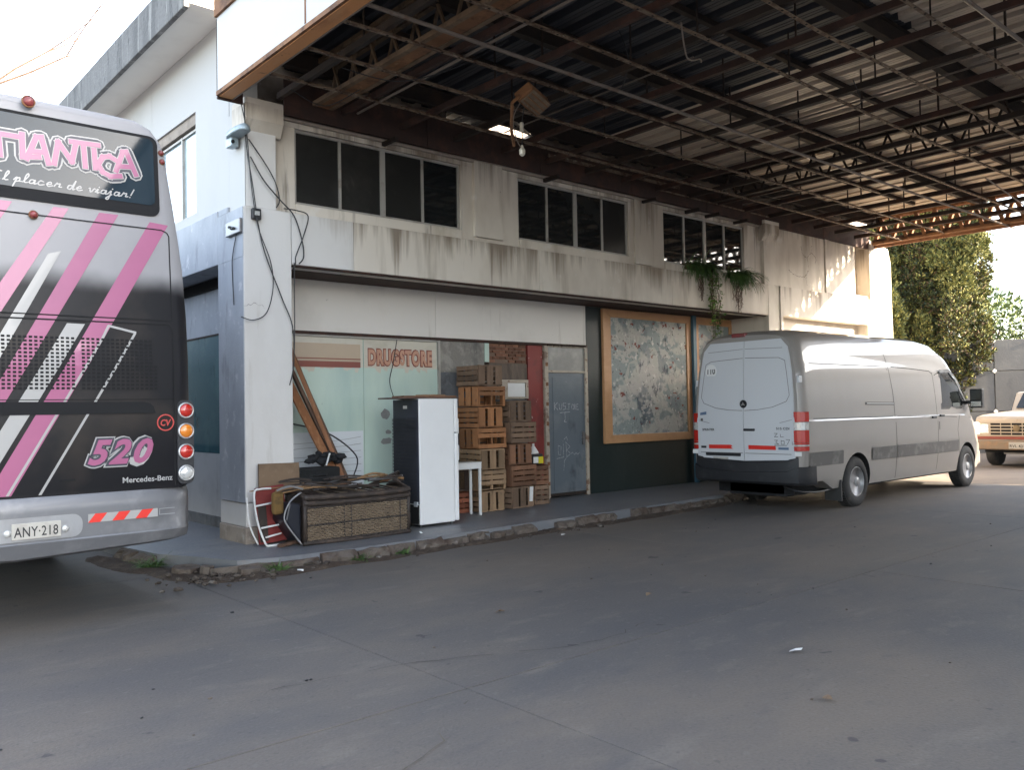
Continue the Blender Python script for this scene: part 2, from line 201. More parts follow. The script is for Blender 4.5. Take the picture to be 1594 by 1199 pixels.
# ------------------------------------------------------------------ geometry helpers
class MB:
    def __init__(s): s.v = []; s.f = []; s.m = []
    def add(s, vs, fs, mi=0):
        o = len(s.v); s.v += [tuple(p) for p in vs]
        for f in fs: s.f.append([i + o for i in f]); s.m.append(mi)
        return s
    def box(s, x0, y0, z0, x1, y1, z1, mi=0, T=None):
        vs = [V((x, y, z)) for z in (z0, z1) for y in (y0, y1) for x in (x0, x1)]
        if T: vs = [T @ p for p in vs]
        return s.add(vs, [(0, 2, 3, 1), (4, 5, 7, 6), (0, 1, 5, 4), (2, 6, 7, 3), (0, 4, 6, 2), (1, 3, 7, 5)], mi)
    def bar(s, p0, p1, w, h, mi=0, roll=0):
        p0 = V(p0); p1 = V(p1); d = (p1 - p0); L = d.length; d.normalize()
        ref = V((0, 0, 1)) if abs(d.z) < .98 else V((0, 1, 0))
        sx = d.cross(ref).normalized(); sz = sx.cross(d).normalized()
        if roll: q = Matrix.Rotation(roll, 3, d); sx = q @ sx; sz = q @ sz
        vs = [p + sx * a * w / 2 + sz * b * h / 2 for p in (p0, p1) for a, b in ((-1, -1), (1, -1), (1, 1), (-1, 1))]
        return s.add(vs, [(3, 2, 1, 0), (4, 5, 6, 7), (0, 1, 5, 4), (1, 2, 6, 5), (2, 3, 7, 6), (3, 0, 4, 7)], mi)
    def tube(s, pts, r, n=6, mi=0, cap=True):
        pts = [V(p) for p in pts]; rings = []; prev = None
        for i, p in enumerate(pts):
            d = (pts[min(i + 1, len(pts) - 1)] - pts[max(i - 1, 0)]).normalized()
            if prev is None: prev = d.orthogonal().normalized()
            u = (prev - d * prev.dot(d))
            u = u.normalized() if u.length > 1e-6 else d.orthogonal().normalized()
            prev = u; q = d.cross(u)
            rr = r[i] if isinstance(r, (list, tuple)) else r
            rings.append([p + (u * math.cos(2 * math.pi * k / n) + q * math.sin(2 * math.pi * k / n)) * rr for k in range(n)])
        o = len(s.v)
        for g in rings: s.v += [tuple(p) for p in g]
        for i in range(len(pts) - 1):
            for k in range(n):
                a = o + i * n + k; b = o + i * n + (k + 1) % n
                s.f.append([a, b, b + n, a + n]); s.m.append(mi)
        if cap:
            s.f.append([o + k for k in reversed(range(n))]); s.m.append(mi)
            e = o + (len(pts) - 1) * n; s.f.append([e + k for k in range(n)]); s.m.append(mi)
        return s
    def cyl(s, p0, p1, r, n=12, mi=0): return s.tube([p0, p1], r, n, mi)
    def lathe(s, c, axis, prof, n=20, mi=0):
        """prof: list of (radius, height along axis)"""
        c = V(c); a = V(axis).normalized(); u = a.orthogonal().normalized(); q = a.cross(u); o = len(s.v)
        for r, h in prof:
            for k in range(n):
                t = 2 * math.pi * k / n; s.v.append(tuple(c + a * h + (u * math.cos(t) + q * math.sin(t)) * r))
        for i in range(len(prof) - 1):
            for k in range(n):
                x = o + i * n + k; y = o + i * n + (k + 1) % n; s.f.append([x, y, y + n, x + n]); s.m.append(mi)
        s.f.append([o + k for k in reversed(range(n))]); s.m.append(mi)
        e = o + (len(prof) - 1) * n; s.f.append([e + k for k in range(n)]); s.m.append(mi)
        return s
    def prism(s, pts, axis, a, b, mi=0):
        """extrude a 2D outline: axis 'x' -> pts (y,z), 'y' -> (x,z), 'z' -> (x,y)"""
        def P(p, t): return {'x': (t, p[0], p[1]), 'y': (p[0], t, p[1]), 'z': (p[0], p[1], t)}[axis]
        n = len(pts); vs = [P(p, a) for p in pts] + [P(p, b) for p in pts]
        return s.add(vs, [list(range(n))[::-1], list(range(n, 2 * n))] + [(i, (i + 1) % n, n + (i + 1) % n, n + i) for i in range(n)], mi)
    def ico(s, c, r, sq=(1, 1, 1), jit=.25, mi=0):
        t = (1 + 5 ** .5) / 2; c = V(c)
        vs = [V(p).normalized() for p in ((-1, t, 0), (1, t, 0), (-1, -t, 0), (1, -t, 0), (0, -1, t), (0, 1, t), (0, -1, -t), (0, 1, -t), (t, 0, -1), (t, 0, 1), (-t, 0, -1), (-t, 0, 1))]
        rot = Matrix.Rotation(random.random() * 6.28, 3, V((random.gauss(0, 1), random.gauss(0, 1), random.gauss(0, 1))).normalized())
        vs = [c + V([a * b for a, b in zip(rot @ p * r * (1 + random.uniform(-jit, jit)), sq)]) for p in vs]
        return s.add(vs, [(0, 11, 5), (0, 5, 1), (0, 1, 7), (0, 7, 10), (0, 10, 11), (1, 5, 9), (5, 11, 4), (11, 10, 2), (10, 7, 6), (7, 1, 8), (3, 9, 4), (3, 4, 2), (3, 2, 6), (3, 6, 8), (3, 8, 9), (4, 9, 5), (2, 4, 11), (6, 2, 10), (8, 6, 7), (9, 8, 1)], mi)
    def mesh(s, name, mats, smooth=False):
        me = bpy.data.meshes.new(name); me.from_pydata(s.v, [], s.f)
        for m in (mats if isinstance(mats, (list, tuple)) else [mats]): me.materials.append(m)
        if any(s.m): me.polygons.foreach_set('material_index', s.m)
        if smooth: me.polygons.foreach_set('use_smooth', [True] * len(me.polygons))
        me.update(); return me
    def obj(s, name, mats, parent=None, smooth=False, bev=0, loc=None, rot=None):
        return link(name, s.mesh(name, mats, smooth), parent, bev, loc, rot)

def link(name, me, parent=None, bev=0, loc=None, rot=None):
    o = bpy.data.objects.new(name, me); COL.objects.link(o)
    if parent: o.parent = parent
    if loc: o.location = loc
    if rot: o.rotation_euler = rot
    if bev:
        b = o.modifiers.new('bevel', 'BEVEL'); b.width = bev; b.segments = 2; b.limit_method = 'ANGLE'; b.angle_limit = R(35)
    return o
def autosmooth(o, ang=40):
    me = o.data; me.polygons.foreach_set('use_smooth', [True] * len(me.polygons)); me.set_sharp_from_angle(angle=R(ang)); return o
def tag(o, label=None, cat=None, group=None, kind=None):
    if label: o['label'] = label
    if cat: o['category'] = cat
    if group: o['group'] = group
    if kind: o['kind'] = kind
    return o
def thing(name, loc, label, cat, group=None, rz=0):
    o = bpy.data.objects.new(name, None); COL.objects.link(o); o.location = loc; o.rotation_euler = (0, 0, rz); o.empty_display_size = .1
    return tag(o, label, cat, group)
def box(name, x0, y0, z0, x1, y1, z1, m, parent=None, bev=0):
    """a box whose own origin sits at its centre, so that material coordinates stay local"""
    c = V(((x0 + x1) / 2, (y0 + y1) / 2, (z0 + z1) / 2)); h = V((x1 - x0, y1 - y0, z1 - z0)) / 2
    return MB().box(-h.x, -h.y, -h.z, h.x, h.y, h.z).obj(name, m, parent, bev=bev, loc=c)
def smooth_pts(pts, k=6):
    P = [V(p) for p in pts]; out = []
    for i in range(len(P) - 1):
        p0 = P[max(i - 1, 0)]; p1 = P[i]; p2 = P[i + 1]; p3 = P[min(i + 2, len(P) - 1)]
        for j in range(k):
            t = j / k
            out.append(.5 * ((2 * p1) + (p2 - p0) * t + (2 * p0 - 5 * p1 + 4 * p2 - p3) * t * t + (3 * p1 - p0 - 3 * p2 + p3) * t ** 3))
    return out + [P[-1]]
def text_polys(s, size, offset=0., shear=0., spacing=1.):
    """lettering in the built-in font as flat polygons (x right, y up), left aligned at 0"""
    c = bpy.data.curves.new('t', 'FONT'); c.body = s; c.size = size; c.offset = offset; c.shear = shear; c.space_character = spacing; c.resolution_u = 3
    o = bpy.data.objects.new('t', c); COL.objects.link(o)
    me = o.to_mesh(); vs = [tuple(v.co) for v in me.vertices]; fs = [list(p.vertices) for p in me.polygons]
    o.to_mesh_clear(); bpy.data.objects.remove(o); bpy.data.curves.remove(c)
    return vs, fs
def letters(mb, s, size, place, mi=0, offset=0., shear=0., spacing=1., width=None):
    """place(x, y) -> 3D point; width squeezes the word to that length"""
    vs, fs = text_polys(s, size, offset, shear, spacing)
    k = 1.
    if width: k = width / max(v[0] for v in vs)
    mb.add([place(v[0] * k, v[1]) for v in vs], fs, mi)
class Strokes:
    """hand-drawn lettering: thick strokes, each a hair above the last so no faces coincide"""
    def __init__(s, place): s.mb = MB(); s.place = place; s.k = 0
    def stroke(s, pts, wd, mi=0, lift=0., round_=True):
        for i in range(len(pts) - 1):
            a = V(pts[i]); b = V(pts[i + 1]); d = (b - a)
            if d.length < 1e-6: continue
            d.normalize(); n = V((-d.y, d.x)) * wd / 2; e = d * (wd / 2 if not round_ else 0)
            s.k += 1; o = lift + s.k * 2e-5
            s.mb.add([s.place(*p, o) for p in (a - n - e, b - n + e, b + n + e, a + n - e)], [(0, 1, 2, 3)], mi)
            if round_:
                for q in ((a, b) if i == 0 else (b,)):
                    s.k += 1; o = lift + s.k * 2e-5
                    s.mb.add([s.place(q.x + wd / 2 * math.cos(t * .7854), q.y + wd / 2 * math.sin(t * .7854), o) for t in range(8)], [tuple(range(8))], mi)

# ------------------------------------------------------------------ ground
gx = [-90, -40, -16.69]; 
g = MB().add([(-600, -600, -.024), (600, -600, -.024), (600, 600, -.024), (-600, 600, -.024)], [(0, 1, 2, 3)]).obj('ground', M['under'])
tag(g, kind='structure')
yard = bpy.data.objects.new('yard', None); COL.objects.link(yard); tag(yard, kind='structure')
XJ = [3.03 + 4.93 * k for k in range(-6, 8)]; YJ = [3.936 + 4.9 * k for k in range(-6, 7)]
rs = random.Random(3)
for i in range(len(XJ) - 1):
    for j in range(len(YJ) - 1):
        h = .0035; z = rs.uniform(-.0025, .0015) * (1 if j != 6 else .3)
        x0, x1, y0, y1 = XJ[i] + h, XJ[i + 1] - h, YJ[j] + h, YJ[j + 1] - h
        m = MB(); c = [(x0, y0), (x1, y0), (x1, y1), (x0, y1)]; e = .004
        ci = [(x0 + e, y0 + e), (x1 - e, y0 + e), (x1 - e, y1 - e), (x0 + e, y1 - e)]
        m.add([(a, b, -.023) for a, b in c] + [(a, b, z - .0015) for a, b in c] + [(a, b, z) for a, b in ci],
              [(0, 1, 5, 4), (1, 2, 6, 5), (2, 3, 7, 6), (3, 0, 4, 7), (4, 5, 9, 8), (5, 6, 10, 9), (6, 7, 11, 10), (7, 4, 8, 11), (8, 9, 10, 11)])
        m.obj('concrete_slab', M['dusty' if i >= 9 else 'yard'], yard)
# cracks: shallow ragged grooves drawn as thin dark wedges lying in the slab surface
def crack(pts, wd=.012):
    m = MB(); P = smooth_pts([(a, b, 0) for a, b in pts], 7)
    P = [p + V((rs.gauss(0, .012), rs.gauss(0, .012), 0)) for p in P]
    for i in range(len(P) - 1):
        if rs.random() < .18: continue
        a, b = P[i], P[i + 1]; d = (b - a).normalized(); n = V((-d.y, d.x, 0)); wa = wd * rs.uniform(.3, 1); wb = wd * rs.uniform(.3, 1)
        m.add([a - n * wa / 2 + V((0, 0, .004)), b - n * wb / 2 + V((0, 0, .004)), b + n * wb / 2 + V((0, 0, .004)), a + n * wa / 2 + V((0, 0, .004))], [(0, 1, 2, 3)])
    m.obj('crack', M['under'], yard)
crack([(1.0, 2.55), (1.7, 3.0), (2.35, 3.35), (2.9, 3.75)]); crack([(2.2, 4.7), (3.1, 4.55), (4.2, 4.1), (4.9, 4.2)], .008); crack([(9, 6.1), (10.5, 5.7), (12, 5.95)], .008)

# pavement strip along the shop, with a crumbling kerb
pav = bpy.data.objects.new('pavement', None); COL.objects.link(pav); tag(pav, kind='structure')
edge = [(20.3, 9.2), (16, 9.05), (13.3, 8.75), (12.0, 8.47), (10.6, 8.38), (9.1, 8.30), (7.5, 8.29), (6.0, 8.22), (4.8, 8.18), (3.95, 8.25), (3.55, 8.38), (3.42, 8.75), (3.3, 9.05), (3.12, 9.45), (3.0, 10.3), (2.95, 16), (2.95, 24)]
m = MB(); top = [(a, b) for a, b in edge] + [(20.3, 24)]
m.prism(top[::-1], 'z', -.02, .13); m.obj('pavement_slab', M['pave'], pav)
# kerb stones in front of the slab
rk = random.Random(5)
pts = [V((a, b, 0)) for a, b in edge[2:15]][::-1]
for i in range(len(pts) - 1):
    a, b = pts[i], pts[i + 1]; d = b - a; L = d.length; n = max(1, round(L / .42)); d.normalize(); nn = V((d.y, -d.x, 0))
    for k in range(n):
        t0 = L * k / n + .012; t1 = L * (k + 1) / n - .012
        if rk.random() < .25: continue
        hh = rk.uniform(.06, .122); o = rk.uniform(.03, .10); mm = MB(); seg = 4
        vs = []
        for q in range(seg + 1):
            t = t0 + (t1 - t0) * q / seg; p = a + d * t
            r_ = lambda s_=.024: rk.gauss(0, s_)
            vs += [p + nn * (o + .03 + r_()) + V((0, 0, -.015)), p + nn * (o + r_()) + V((0, 0, hh * .6 + r_(.01))), p + nn * (o * .6 + r_(.008)) + V((0, 0, hh + r_(.007))), p - nn * .004 + V((0, 0, min(.126, hh + .012 + r_(.006)))), p - nn * .004 + V((0, 0, -.015))]
        fs = [(5 * q + e, 5 * q + (e + 1) % 5, 5 * q + 5 + (e + 1) % 5, 5 * q + 5 + e) for q in range(seg) for e in range(5)] + [(4, 3, 2, 1, 0), tuple(5 * seg + e for e in range(5))]
        mm.add(vs, fs).obj('kerb_stone', M['kerb'], pav)
# soil washed against the kerb
def soil(path, wid, name, hgt=.05, seed=1):
    m = MB(); rr = random.Random(seed); P = smooth_pts([(a, b, 0) for a, b in path], 8); nc = 7
    for i, p in enumerate(P):
        d = (P[min(i + 1, len(P) - 1)] - P[max(i - 1, 0)]).normalized(); nn = V((-d.y, d.x, 0))
        wv = wid * (1 + .45 * noise.noise(p * 1.7 + V((seed, 0, 0)))) * min(1, .25 + min(i, len(P) - 1 - i) * .2)
        for c in range(nc):
            u = c / (nc - 1) * 2 - 1; q = p + nn * u * wv
            z = -.006 + hgt * (1 - u * u) * (.6 + .7 * noise.noise(q * 4)) + .012 * noise.noise(q * 14)
            if abs(u) > .99: z = -.012
            m.v.append((q.x, q.y, z))
    for i in range(len(P) - 1):
        for c in range(nc - 1): m.f.append([i * nc + c, i * nc + c + 1, (i + 1) * nc + c + 1, (i + 1) * nc + c]); m.m.append(0)
    o = m.obj(name, M['dirt'], smooth=True); return tag(o, kind='structure')
soil([(2.75, 10.6), (2.9, 9.5), (3.05, 8.85), (3.25, 8.3), (3.8, 8.1), (4.6, 8.06)], .24, 'soil_bank', .05, 2)
soil([(4.3, 8.08), (5.4, 8.1), (6.3, 8.14), (7.6, 8.2), (9.2, 8.18), (10.8, 8.26), (12.3, 8.42)], .19, 'soil_strip', .045, 5)
# rubble
m = MB(); rr = random.Random(9)
for k in range(430):
    t = rr.random()
    if k < 160: p = V((rr.gauss(3.45, .35), rr.gauss(8.25, .25), 0)); 
    else: 
        x = rr.uniform(3.9, 12.6); p = V((x, 8.14 + max(0, x - 8) * .07 + rr.gauss(0, .09), 0))
    r0 = rr.choice([.008, .012, .016, .022, .03]) * rr.uniform(.7, 1.2)
    m.ico((p.x, p.y, r0 * .5 + (.02 if k < 160 else 0)), r0, (1.2, 1, .7), .3)
o = tag(m.obj('rubble', M['stone']), kind='stuff')
# larger broken pieces of paving on the corner: things of their own
for k, (x, y, sx, sy, sz, rz, tx, lab) in enumerate([
    (3.18, 8.75, .36, .26, .06, .4, .12, 'flat broken slab of paving lying on the soil bank nearest the bus'),
    (3.42, 8.36, .34, .17, .07, -.5, -.18, 'tilted long piece of broken paving at the pavement corner'),
    (3.62, 8.22, .30, .15, .06, .25, .15, 'grey broken paving piece right of the tilted one at the corner'),
    (3.30, 8.52, .20, .14, .08, 1.1, .1, 'small chunky lump of broken paving between two longer pieces'),
    (6.85, 8.2, .24, .13, .07, .2, .1, 'pale broken lump of kerb below the wooden crates'),
    (7.35, 8.22, .20, .12, .06, -.3, -.1, 'whitish broken kerb lump beside the pavement below the door')]):
    mm = MB(); n = 7
    ring = [(math.cos(6.283 * q / n + rr.uniform(-.2, .2)) * sx / 2 * rr.uniform(.85, 1.1), math.sin(6.283 * q / n) * sy / 2 * rr.uniform(.85, 1.1)) for q in range(n)]
    mm.prism(ring, 'z', -sz / 2, sz / 2)
    o = mm.obj('broken_paving', M['kerb'], loc=(x, y, sz / 2 + .015), rot=(tx, tx * .4, rz), bev=.008)
    tag(o, lab, 'rubble', 'broken pieces of paving along the kerb')
# ------------------------------------------------------------------ station building
B = thing('station_building', (0, 0, 0), 'old two storey white shop building under the canopy with a drugstore window', 'building')
def bb(name, x0, y0, z0, x1, y1, z1, m='wall', bev=0): return box(name, x0, y0, z0, x1, y1, z1, M[m], B, bev)
F = 9.347; S = 10.28
# corner pillar: upper shaft, lower block with its grooves and stone base
bb('pillar', 4.07, F, .60, 4.667, 10.09, 4.028, 'wallclean', bev=.012)
bb('pillar_foot', 4.073, F + .003, .322, 4.664, 10.087, .592, 'wallclean', bev=.008)
bb('pillar_base', 4.06, F - .01, .12, 4.677, 10.1, .318, 'base', bev=.012)
# long band over the shop front, in cast lengths
xs = [4.67, 5.52, 8.72, 11.9, 14.93]
for a, b_ in zip(xs[:-1], xs[1:]): bb('beam', a + .003, F + .002, 3.405, b_ - .003, S + .1, 4.024, 'wallclean' if a < 5 else 'wall', bev=.006)
bb('beam_edge', 4.70, F + .03, 3.385, 14.9, F + .09, 3.404, 'redrust')
bb('beam_shade_strip', 4.67, 9.7, 3.40, 14.92, S - .01, 3.43, 'redrust')  # dark strip on the soffit stands in for shade under the beam
# right hand part of the front
bb('wall', 14.934, F, .12, 15.46, S + .2, 4.026, bev=.006)
bb('wall', 19.05, F, .12, 20.30, S + .2, 4.028, bev=.01)
bb('wall', 15.463, F + .002, 3.43, 19.047, S + .2, 4.027, bev=.004)
bb('recess_wall', 15.463, 9.61, .12, 19.047, 9.75, 3.428)
m = MB(); o = F + .004
bb('wall', 15.30, F + .05, 4.03, 17.24, 9.9, 5.40)
bb('pilaster', 17.243, F + .015, 4.032, 17.44, 9.9, 5.38, bev=.008)
bb('wall', 17.443, F + .05, 4.03, 18.60, 9.9, 5.40)
bb('niche_back', 18.603, F + .32, 4.10, 19.217, 9.9, 5.40)
bb('niche_sill', 18.603, F + .05, 4.03, 19.217, 9.9, 4.097)
m = MB(); m.prism([(19.22, 4.03), (20.28, 4.03), (20.28, 4.98), (20.16, 5.3), (19.22, 5.42)], 'y', F + .001, 9.9); m.obj('wall', M['wall'], B)
# upper storey
Y1 = 9.45
segs = [(4.13, 4.77), (7.32, 8.40), (10.89, 11.82), (14.29, 14.86)]
for a, b_ in segs: bb('upper_wall', a, Y1, 4.03, b_, 9.80, 5.10)
for a, b_ in ((4.77, 7.32), (8.40, 10.89), (11.82, 14.29)): bb('window_sill', a + .002, Y1 - .035, 4.032, b_ - .002, 9.80, 4.165, bev=.01)
bb('upper_wall_head', 4.13, Y1 - .002, 5.102, 14.86, 9.80, 5.215)
bb('gable_wall', 4.12, 9.803, 5.216, 7.35, 9.9, 6.35, 'base'); bb('gable_wall', 8.15, 9.803, 5.216, 20.0, 9.9, 6.35, 'base'); bb('gable_wall', 7.352, 9.803, 5.216, 8.148, 9.9, 5.72, 'base')
bb('drip_mould', 4.5, Y1 - .05, 5.16, 14.83, Y1 - .004, 5.20, 'base', bev=.008)
bb('pilaster', 7.53, Y1 - .055, 4.10, 8.06, Y1 + .03, 5.19, bev=.008)
bb('pilaster', 11.02, Y1 - .04, 4.06, 11.45, Y1 + .03, 5.19, bev=.008)
bb('corner_post', 4.115, F + .02, 4.03, 4.49, 9.8, 5.0, 'wallclean', bev=.008)
def corbel(x0, x1):
    m = MB(); m.prism([(F - .05, 5.05), (F - .05, 5.30), (9.7, 5.30), (9.7, 4.90), (F + .035, 4.90)], 'x', x0, x1); m.obj('corbel', M['wall'], B, bev=.01)
corbel(4.088, 4.56); corbel(14.80, 15.32)
bb('upper_pier', 14.863, F + .03, 4.03, 15.297, 9.8, 4.95, bev=.008)
# three long windows
rw = random.Random(4)
def window(x0, x1, z0=4.168, z1=5.098):
    fr = MB(); y0, y1 = Y1 + .03, Y1 + .075; t = .035
    fr.box(x0 + .003, y0, z0, x0 + t, y1, z1); fr.box(x1 - t, y0, z0, x1 - .003, y1, z1)
    fr.box(x0 + t + .001, y0, z0, x1 - t - .001, y1, z0 + t); fr.box(x0 + t + .001, y0, z1 - t, x1 - t - .001, y1, z1)
    f = fr.obj('window', M['alu'], B)
    q = (x1 - x0) / 4
    for k in (1, 2, 3):
        wd = .018 if k != 2 else .038
        box('mullion', x0 + q * k - wd, y0 - .006, z0 + t + .001, x0 + q * k + wd, y1 + .004, z1 - t - .001, M['alu'], f)
    for k in range(4):
        a = x0 + q * k + .03; b_ = x0 + q * (k + 1) - .03; c = ((a + b_) / 2, y0 + .02, (z0 + z1) / 2)
        pn = MB().box(-(b_ - a) / 2 - .012, -.003, -(z1 - z0) / 2 + .03, (b_ - a) / 2 + .012, .003, (z1 - z0) / 2 - .03).obj('pane', M['dustglass' if (x0 < 5 and k < 3) or (8 < x0 < 9 and k == 3) else 'darkglass'], f, loc=c, rot=(rw.uniform(-.008, .004), 0, rw.uniform(-.012, .012)))
    box('window_lining', x0 - .01, y1 + .05, z0 - .05, x1 + .01, y1 + .06, z1 + .03, M['hole'], f)
for a, b_ in ((4.77, 7.32), (8.40, 10.89), (11.82, 14.29)): window(a, b_)
# shop front, left to right
bb('header_panel', 4.5, S, 2.715, 7.445, S + .1, 3.40, 'header'); bb('header_panel', 7.453, S + .002, 2.715, 10.66, S + .1, 3.40, 'header')
bb('header_trim', 4.5, S - .03, 2.672, 10.66, S + .06, 2.712, 'redrust')
def pane(x0, x1, z0, z1, m, name='pane', parent=B, dy=0): return box(name, x0, S + .02 + dy, z0, x1, S + .032 + dy, z1, M[m], parent)
bb('shop_wall', 4.5, S, .12, 7.50, S + .2, .52, 'wall')
gl = MB(); gl.box(7.478, S - .02, .52, 7.512, S + .06, 2.67); gl.box(4.5, S - .015, .522, 7.476, S + .06, .555); gl.box(4.5, S - .015, 2.645, 7.476, S + .06, 2.67)
gl = gl.obj('shop_window', M['alu'], B)
pane(4.5, 6.207, .557, 2.643, 'mint', 'pane', gl); pane(6.213, 7.476, .557, 2.643, 'mint', 'pane', gl)
# printed strips and lettering stuck on the glass
sg = MB()
def strip(x0, x1, z0, z1, mi, lift): MB().add([(x0, S + .02 - lift, z0), (x1, S + .02 - lift, z0), (x1, S + .02 - lift, z1), (x0, S + .02 - lift, z1)], [(0, 1, 2, 3)]).obj(['sign_strip', 'tan_panel', 'red_stripe', 'window_paper'][mi], M[['cream', 'tan', 'brickred', 'paper'][mi]], gl)
strip(4.6, 6.20, 2.24, 2.642, 0, .003); strip(6.215, 7.47, 2.24, 2.642, 0, .003); strip(4.6, 6.16, 2.32, 2.56, 1, .006); strip(4.6, 6.16, 2.235, 2.318, 2, .006); strip(4.6, 6.16, 2.345, 2.36, 2, .009)
ex = random.Random(8)
for k in range(26):   # ragged, peeled lower border of the strip
    x = ex.uniform(5.15, 7.3); wd = ex.uniform(.03, .14); h = ex.uniform(.02, .09)
    if abs(x - 6.21) < .1: continue
    sg.add([(x, S + .0165 - k * 2e-5, 2.245), (x + wd, S + .0165 - k * 2e-5, 2.245), (x + wd * .8, S + .0165 - k * 2e-5, 2.245 - h), (x + wd * .2, S + .0165 - k * 2e-5, 2.245 - h * ex.uniform(.4, 1))], [(0, 1, 2, 3)], 0)
strip(4.6, 6.19, .56, 1.36, 3, .003)
tag(sg.obj('peeling_border', M['cream'], gl), kind='stuff')
lt = MB()
for off, mi, lf in ((.030, 0, .010), (.013, 1, .013)):
    letters(lt, 'DRUGSTORE', .285, lambda x, y, lf=lf: (6.28 + x, S + .02 - lf, 2.295 + y), mi, off, 0, 1.16, 1.10)
lt.obj('lettering', [M['brickred'], M['peach2']], gl)
cb = MB(); 
for k in range(7): cb.tube(smooth_pts([(4.72 + .05 * k, S + .012, .70 + k * .085), (5.3, S + .012, .69 + k * .09 + ex.uniform(-.02, .02)), (5.8, S + .012, .73 + k * .085), (6.15, S + .012, .71 + k * .095)], 4), .0035, 4)
cb.obj('paper_crease', M['steelgrey'], gl)
for (x, z, a, b_) in ((6.55, 1.58, .16, .16), (6.60, 1.33, .12, .07), (6.57, 1.20, .2, .10)):
    n = 11; MB().add([(x + math.cos(6.283 * q / n) * a / 2 * ex.uniform(.7, 1.1), S + .014 - .0005 * a, z + math.sin(6.283 * q / n) * b_ / 2 * ex.uniform(.7, 1.1)) for q in range(n)], [tuple(range(n))]).obj('sticker_residue', M['glassgrey'], gl)
bb('rendered_wall', 7.514, S + .01, 2.20, 8.38, S + .2, 2.67, 'cement'); bb('rendered_wall', 7.514, S + .012, .12, 8.38, S + .2, 2.197, 'cementdark')
bb('green_strip', 8.383, S - .004, 2.37, 8.47, S + .1, 2.668, 'mint')
# patch of rough brick courses above a board
bb('mortar_bed', 8.473, S + .03, 2.36, 9.27, S + .2, 2.67, 'mortar')
rb = random.Random(2)
for r_ in range(6):
    z = 2.372 + r_ * .05; x = 8.48 - (.06 if r_ % 2 else 0)
    while x < 9.25:
        a = max(x, 8.478); b_ = min(x + .125, 9.266)
        if b_ - a > .03 and rb.random() > .12: box('brick', a, S + rb.uniform(.004, .02), z, b_, S + .06, z + .04, M['brick'], B)
        x += .138
bb('board_panel', 8.473, S + .006, 2.105, 9.27, S + .2, 2.357, 'board' if 'board' in M else 'mortar')
bb('wall_below', 8.383, S + .04, .12, 9.29, S + .2, 1.78, 'cementdark')
hf = MB(); x0, x1, z0, z1 = 8.70, 9.283, 1.79, 2.10
hf.box(x0, S - .01, z1 - .05, x1, S + .1, z1); hf.box(x0, S - .01, z0, x1, S + .1, z0 + .03); hf.box(x1 - .05, S - .01, z0 + .031, x1, S + .1, z1 - .051); hf.box(x0, S - .01, z0 + .031, x0 + .14, S + .1, z1 - .051)
hh = hf.obj('hatch_frame', M['doorframe'], B); box('hatch_panel', x0 + .142, S + .01, z0 + .032, x1 - .052, S + .03, z1 - .052, M['white'], hh, .01)
bb('red_panel', 9.293, S + .005, .12, 9.62, S + .1, 2.668, 'redpanel')
# door with transom
df = MB(); df.box(9.64, S - .03, .13, 9.72, S + .06, 2.70); df.box(10.60, S - .03, .13, 10.66, S + .06, 2.70); df.box(9.722, S - .03, 2.655, 10.598, S + .06, 2.70); df.box(9.722, S - .025, 2.225, 10.598, S + .06, 2.262)
df = df.obj('door_frame', M['doorframe'], B, bev=.004)
box('transom_pane', 9.722, S + .0, 2.264, 10.598, S + .02, 2.653, M['glassgrey'], df)
d = box('door', 9.725, S, .15, 10.595, S + .04, 2.222, M['door'], B, .004)
MB().box(9.83, S - .008, .25, 10.50, S - .001, 2.15).obj('door_panel', M['door'], d, bev=.006, loc=-d.location)
MB().box(9.73, S - .006, .152, 10.59, S - .001, .205).obj('kick_plate', M['darksteel'], d, loc=-d.location)
hd = MB(); hd.box(10.505, S - .03, 1.0, 10.55, S - .003, 1.22); hd.tube([(10.52, S - .03, 1.12), (10.52, S - .06, 1.12), (10.43, S - .06, 1.12)], .009, 6); hd.obj('handle', M['steelgrey'], d, loc=-d.location)
hg = MB()
for k in range(7): hg.box(9.655, S - .045, .35 + k * .33, 9.70, S - .031, .41 + k * .33)
hg.obj('hinge', M['rust'], df)
def dplace(x0, z0): return lambda x, y, o=0: (x0 + x, S - .0095 - o, z0 + y)
s_ = Strokes(dplace(9.86, 1.60))
for st_ in ([(0, .12), (0, 0)], [(.07, .12), (0, .06), (.08, 0)], [(.11, .1), (.12, .01), (.16, 0), (.18, .1)], [(.27, .11), (.21, .11), (.21, .06), (.26, .06), (.26, .01), (.2, 0)], [(.31, .1), (.37, .1), (.34, .1), (.34, 0), (.29, .01)], [(.40, .03), (.42, .09), (.46, .08), (.46, .01), (.41, .01), (.40, .05)], [(.48, .1), (.48, 0)], [(.56, .09), (.51, .09), (.51, .05), (.55, .05), (.51, .05), (.51, 0), (.57, 0)], [(.13, -.05), (.36, -.04)], [(.24, -.05), (.25, -.16), (.22, -.2), (.27, -.21)]):
    s_.stroke(st_, .011)
s2 = Strokes(dplace(9.93, .80))
for st_ in ([(0, .2), (.0, .05), (.05, .04), (.07, .18), (.0, .2)], [(.12, .22), (.12, .0), (.05, -.01)], [(.18, .26), (.2, 0)], [(.19, .24), (.28, .17), (.2, .12), (.29, .05), (.2, 0), (.14, -.06), (.12, -.22)], [(.3, .05), (.34, .07), (.38, .03), (.42, .06), (.46, .03), (.5, .06)], [(.14, .3), (.2, .34), (.22, .28)], [(-.04, -.02), (.1, 0)]):
    s2.stroke(st_, .008)
s_.mb.obj('chalk_writing', M['chalk'], d, loc=-d.location); s2.mb.obj('chalk_writing', M['chalk'], d, loc=-d.location)
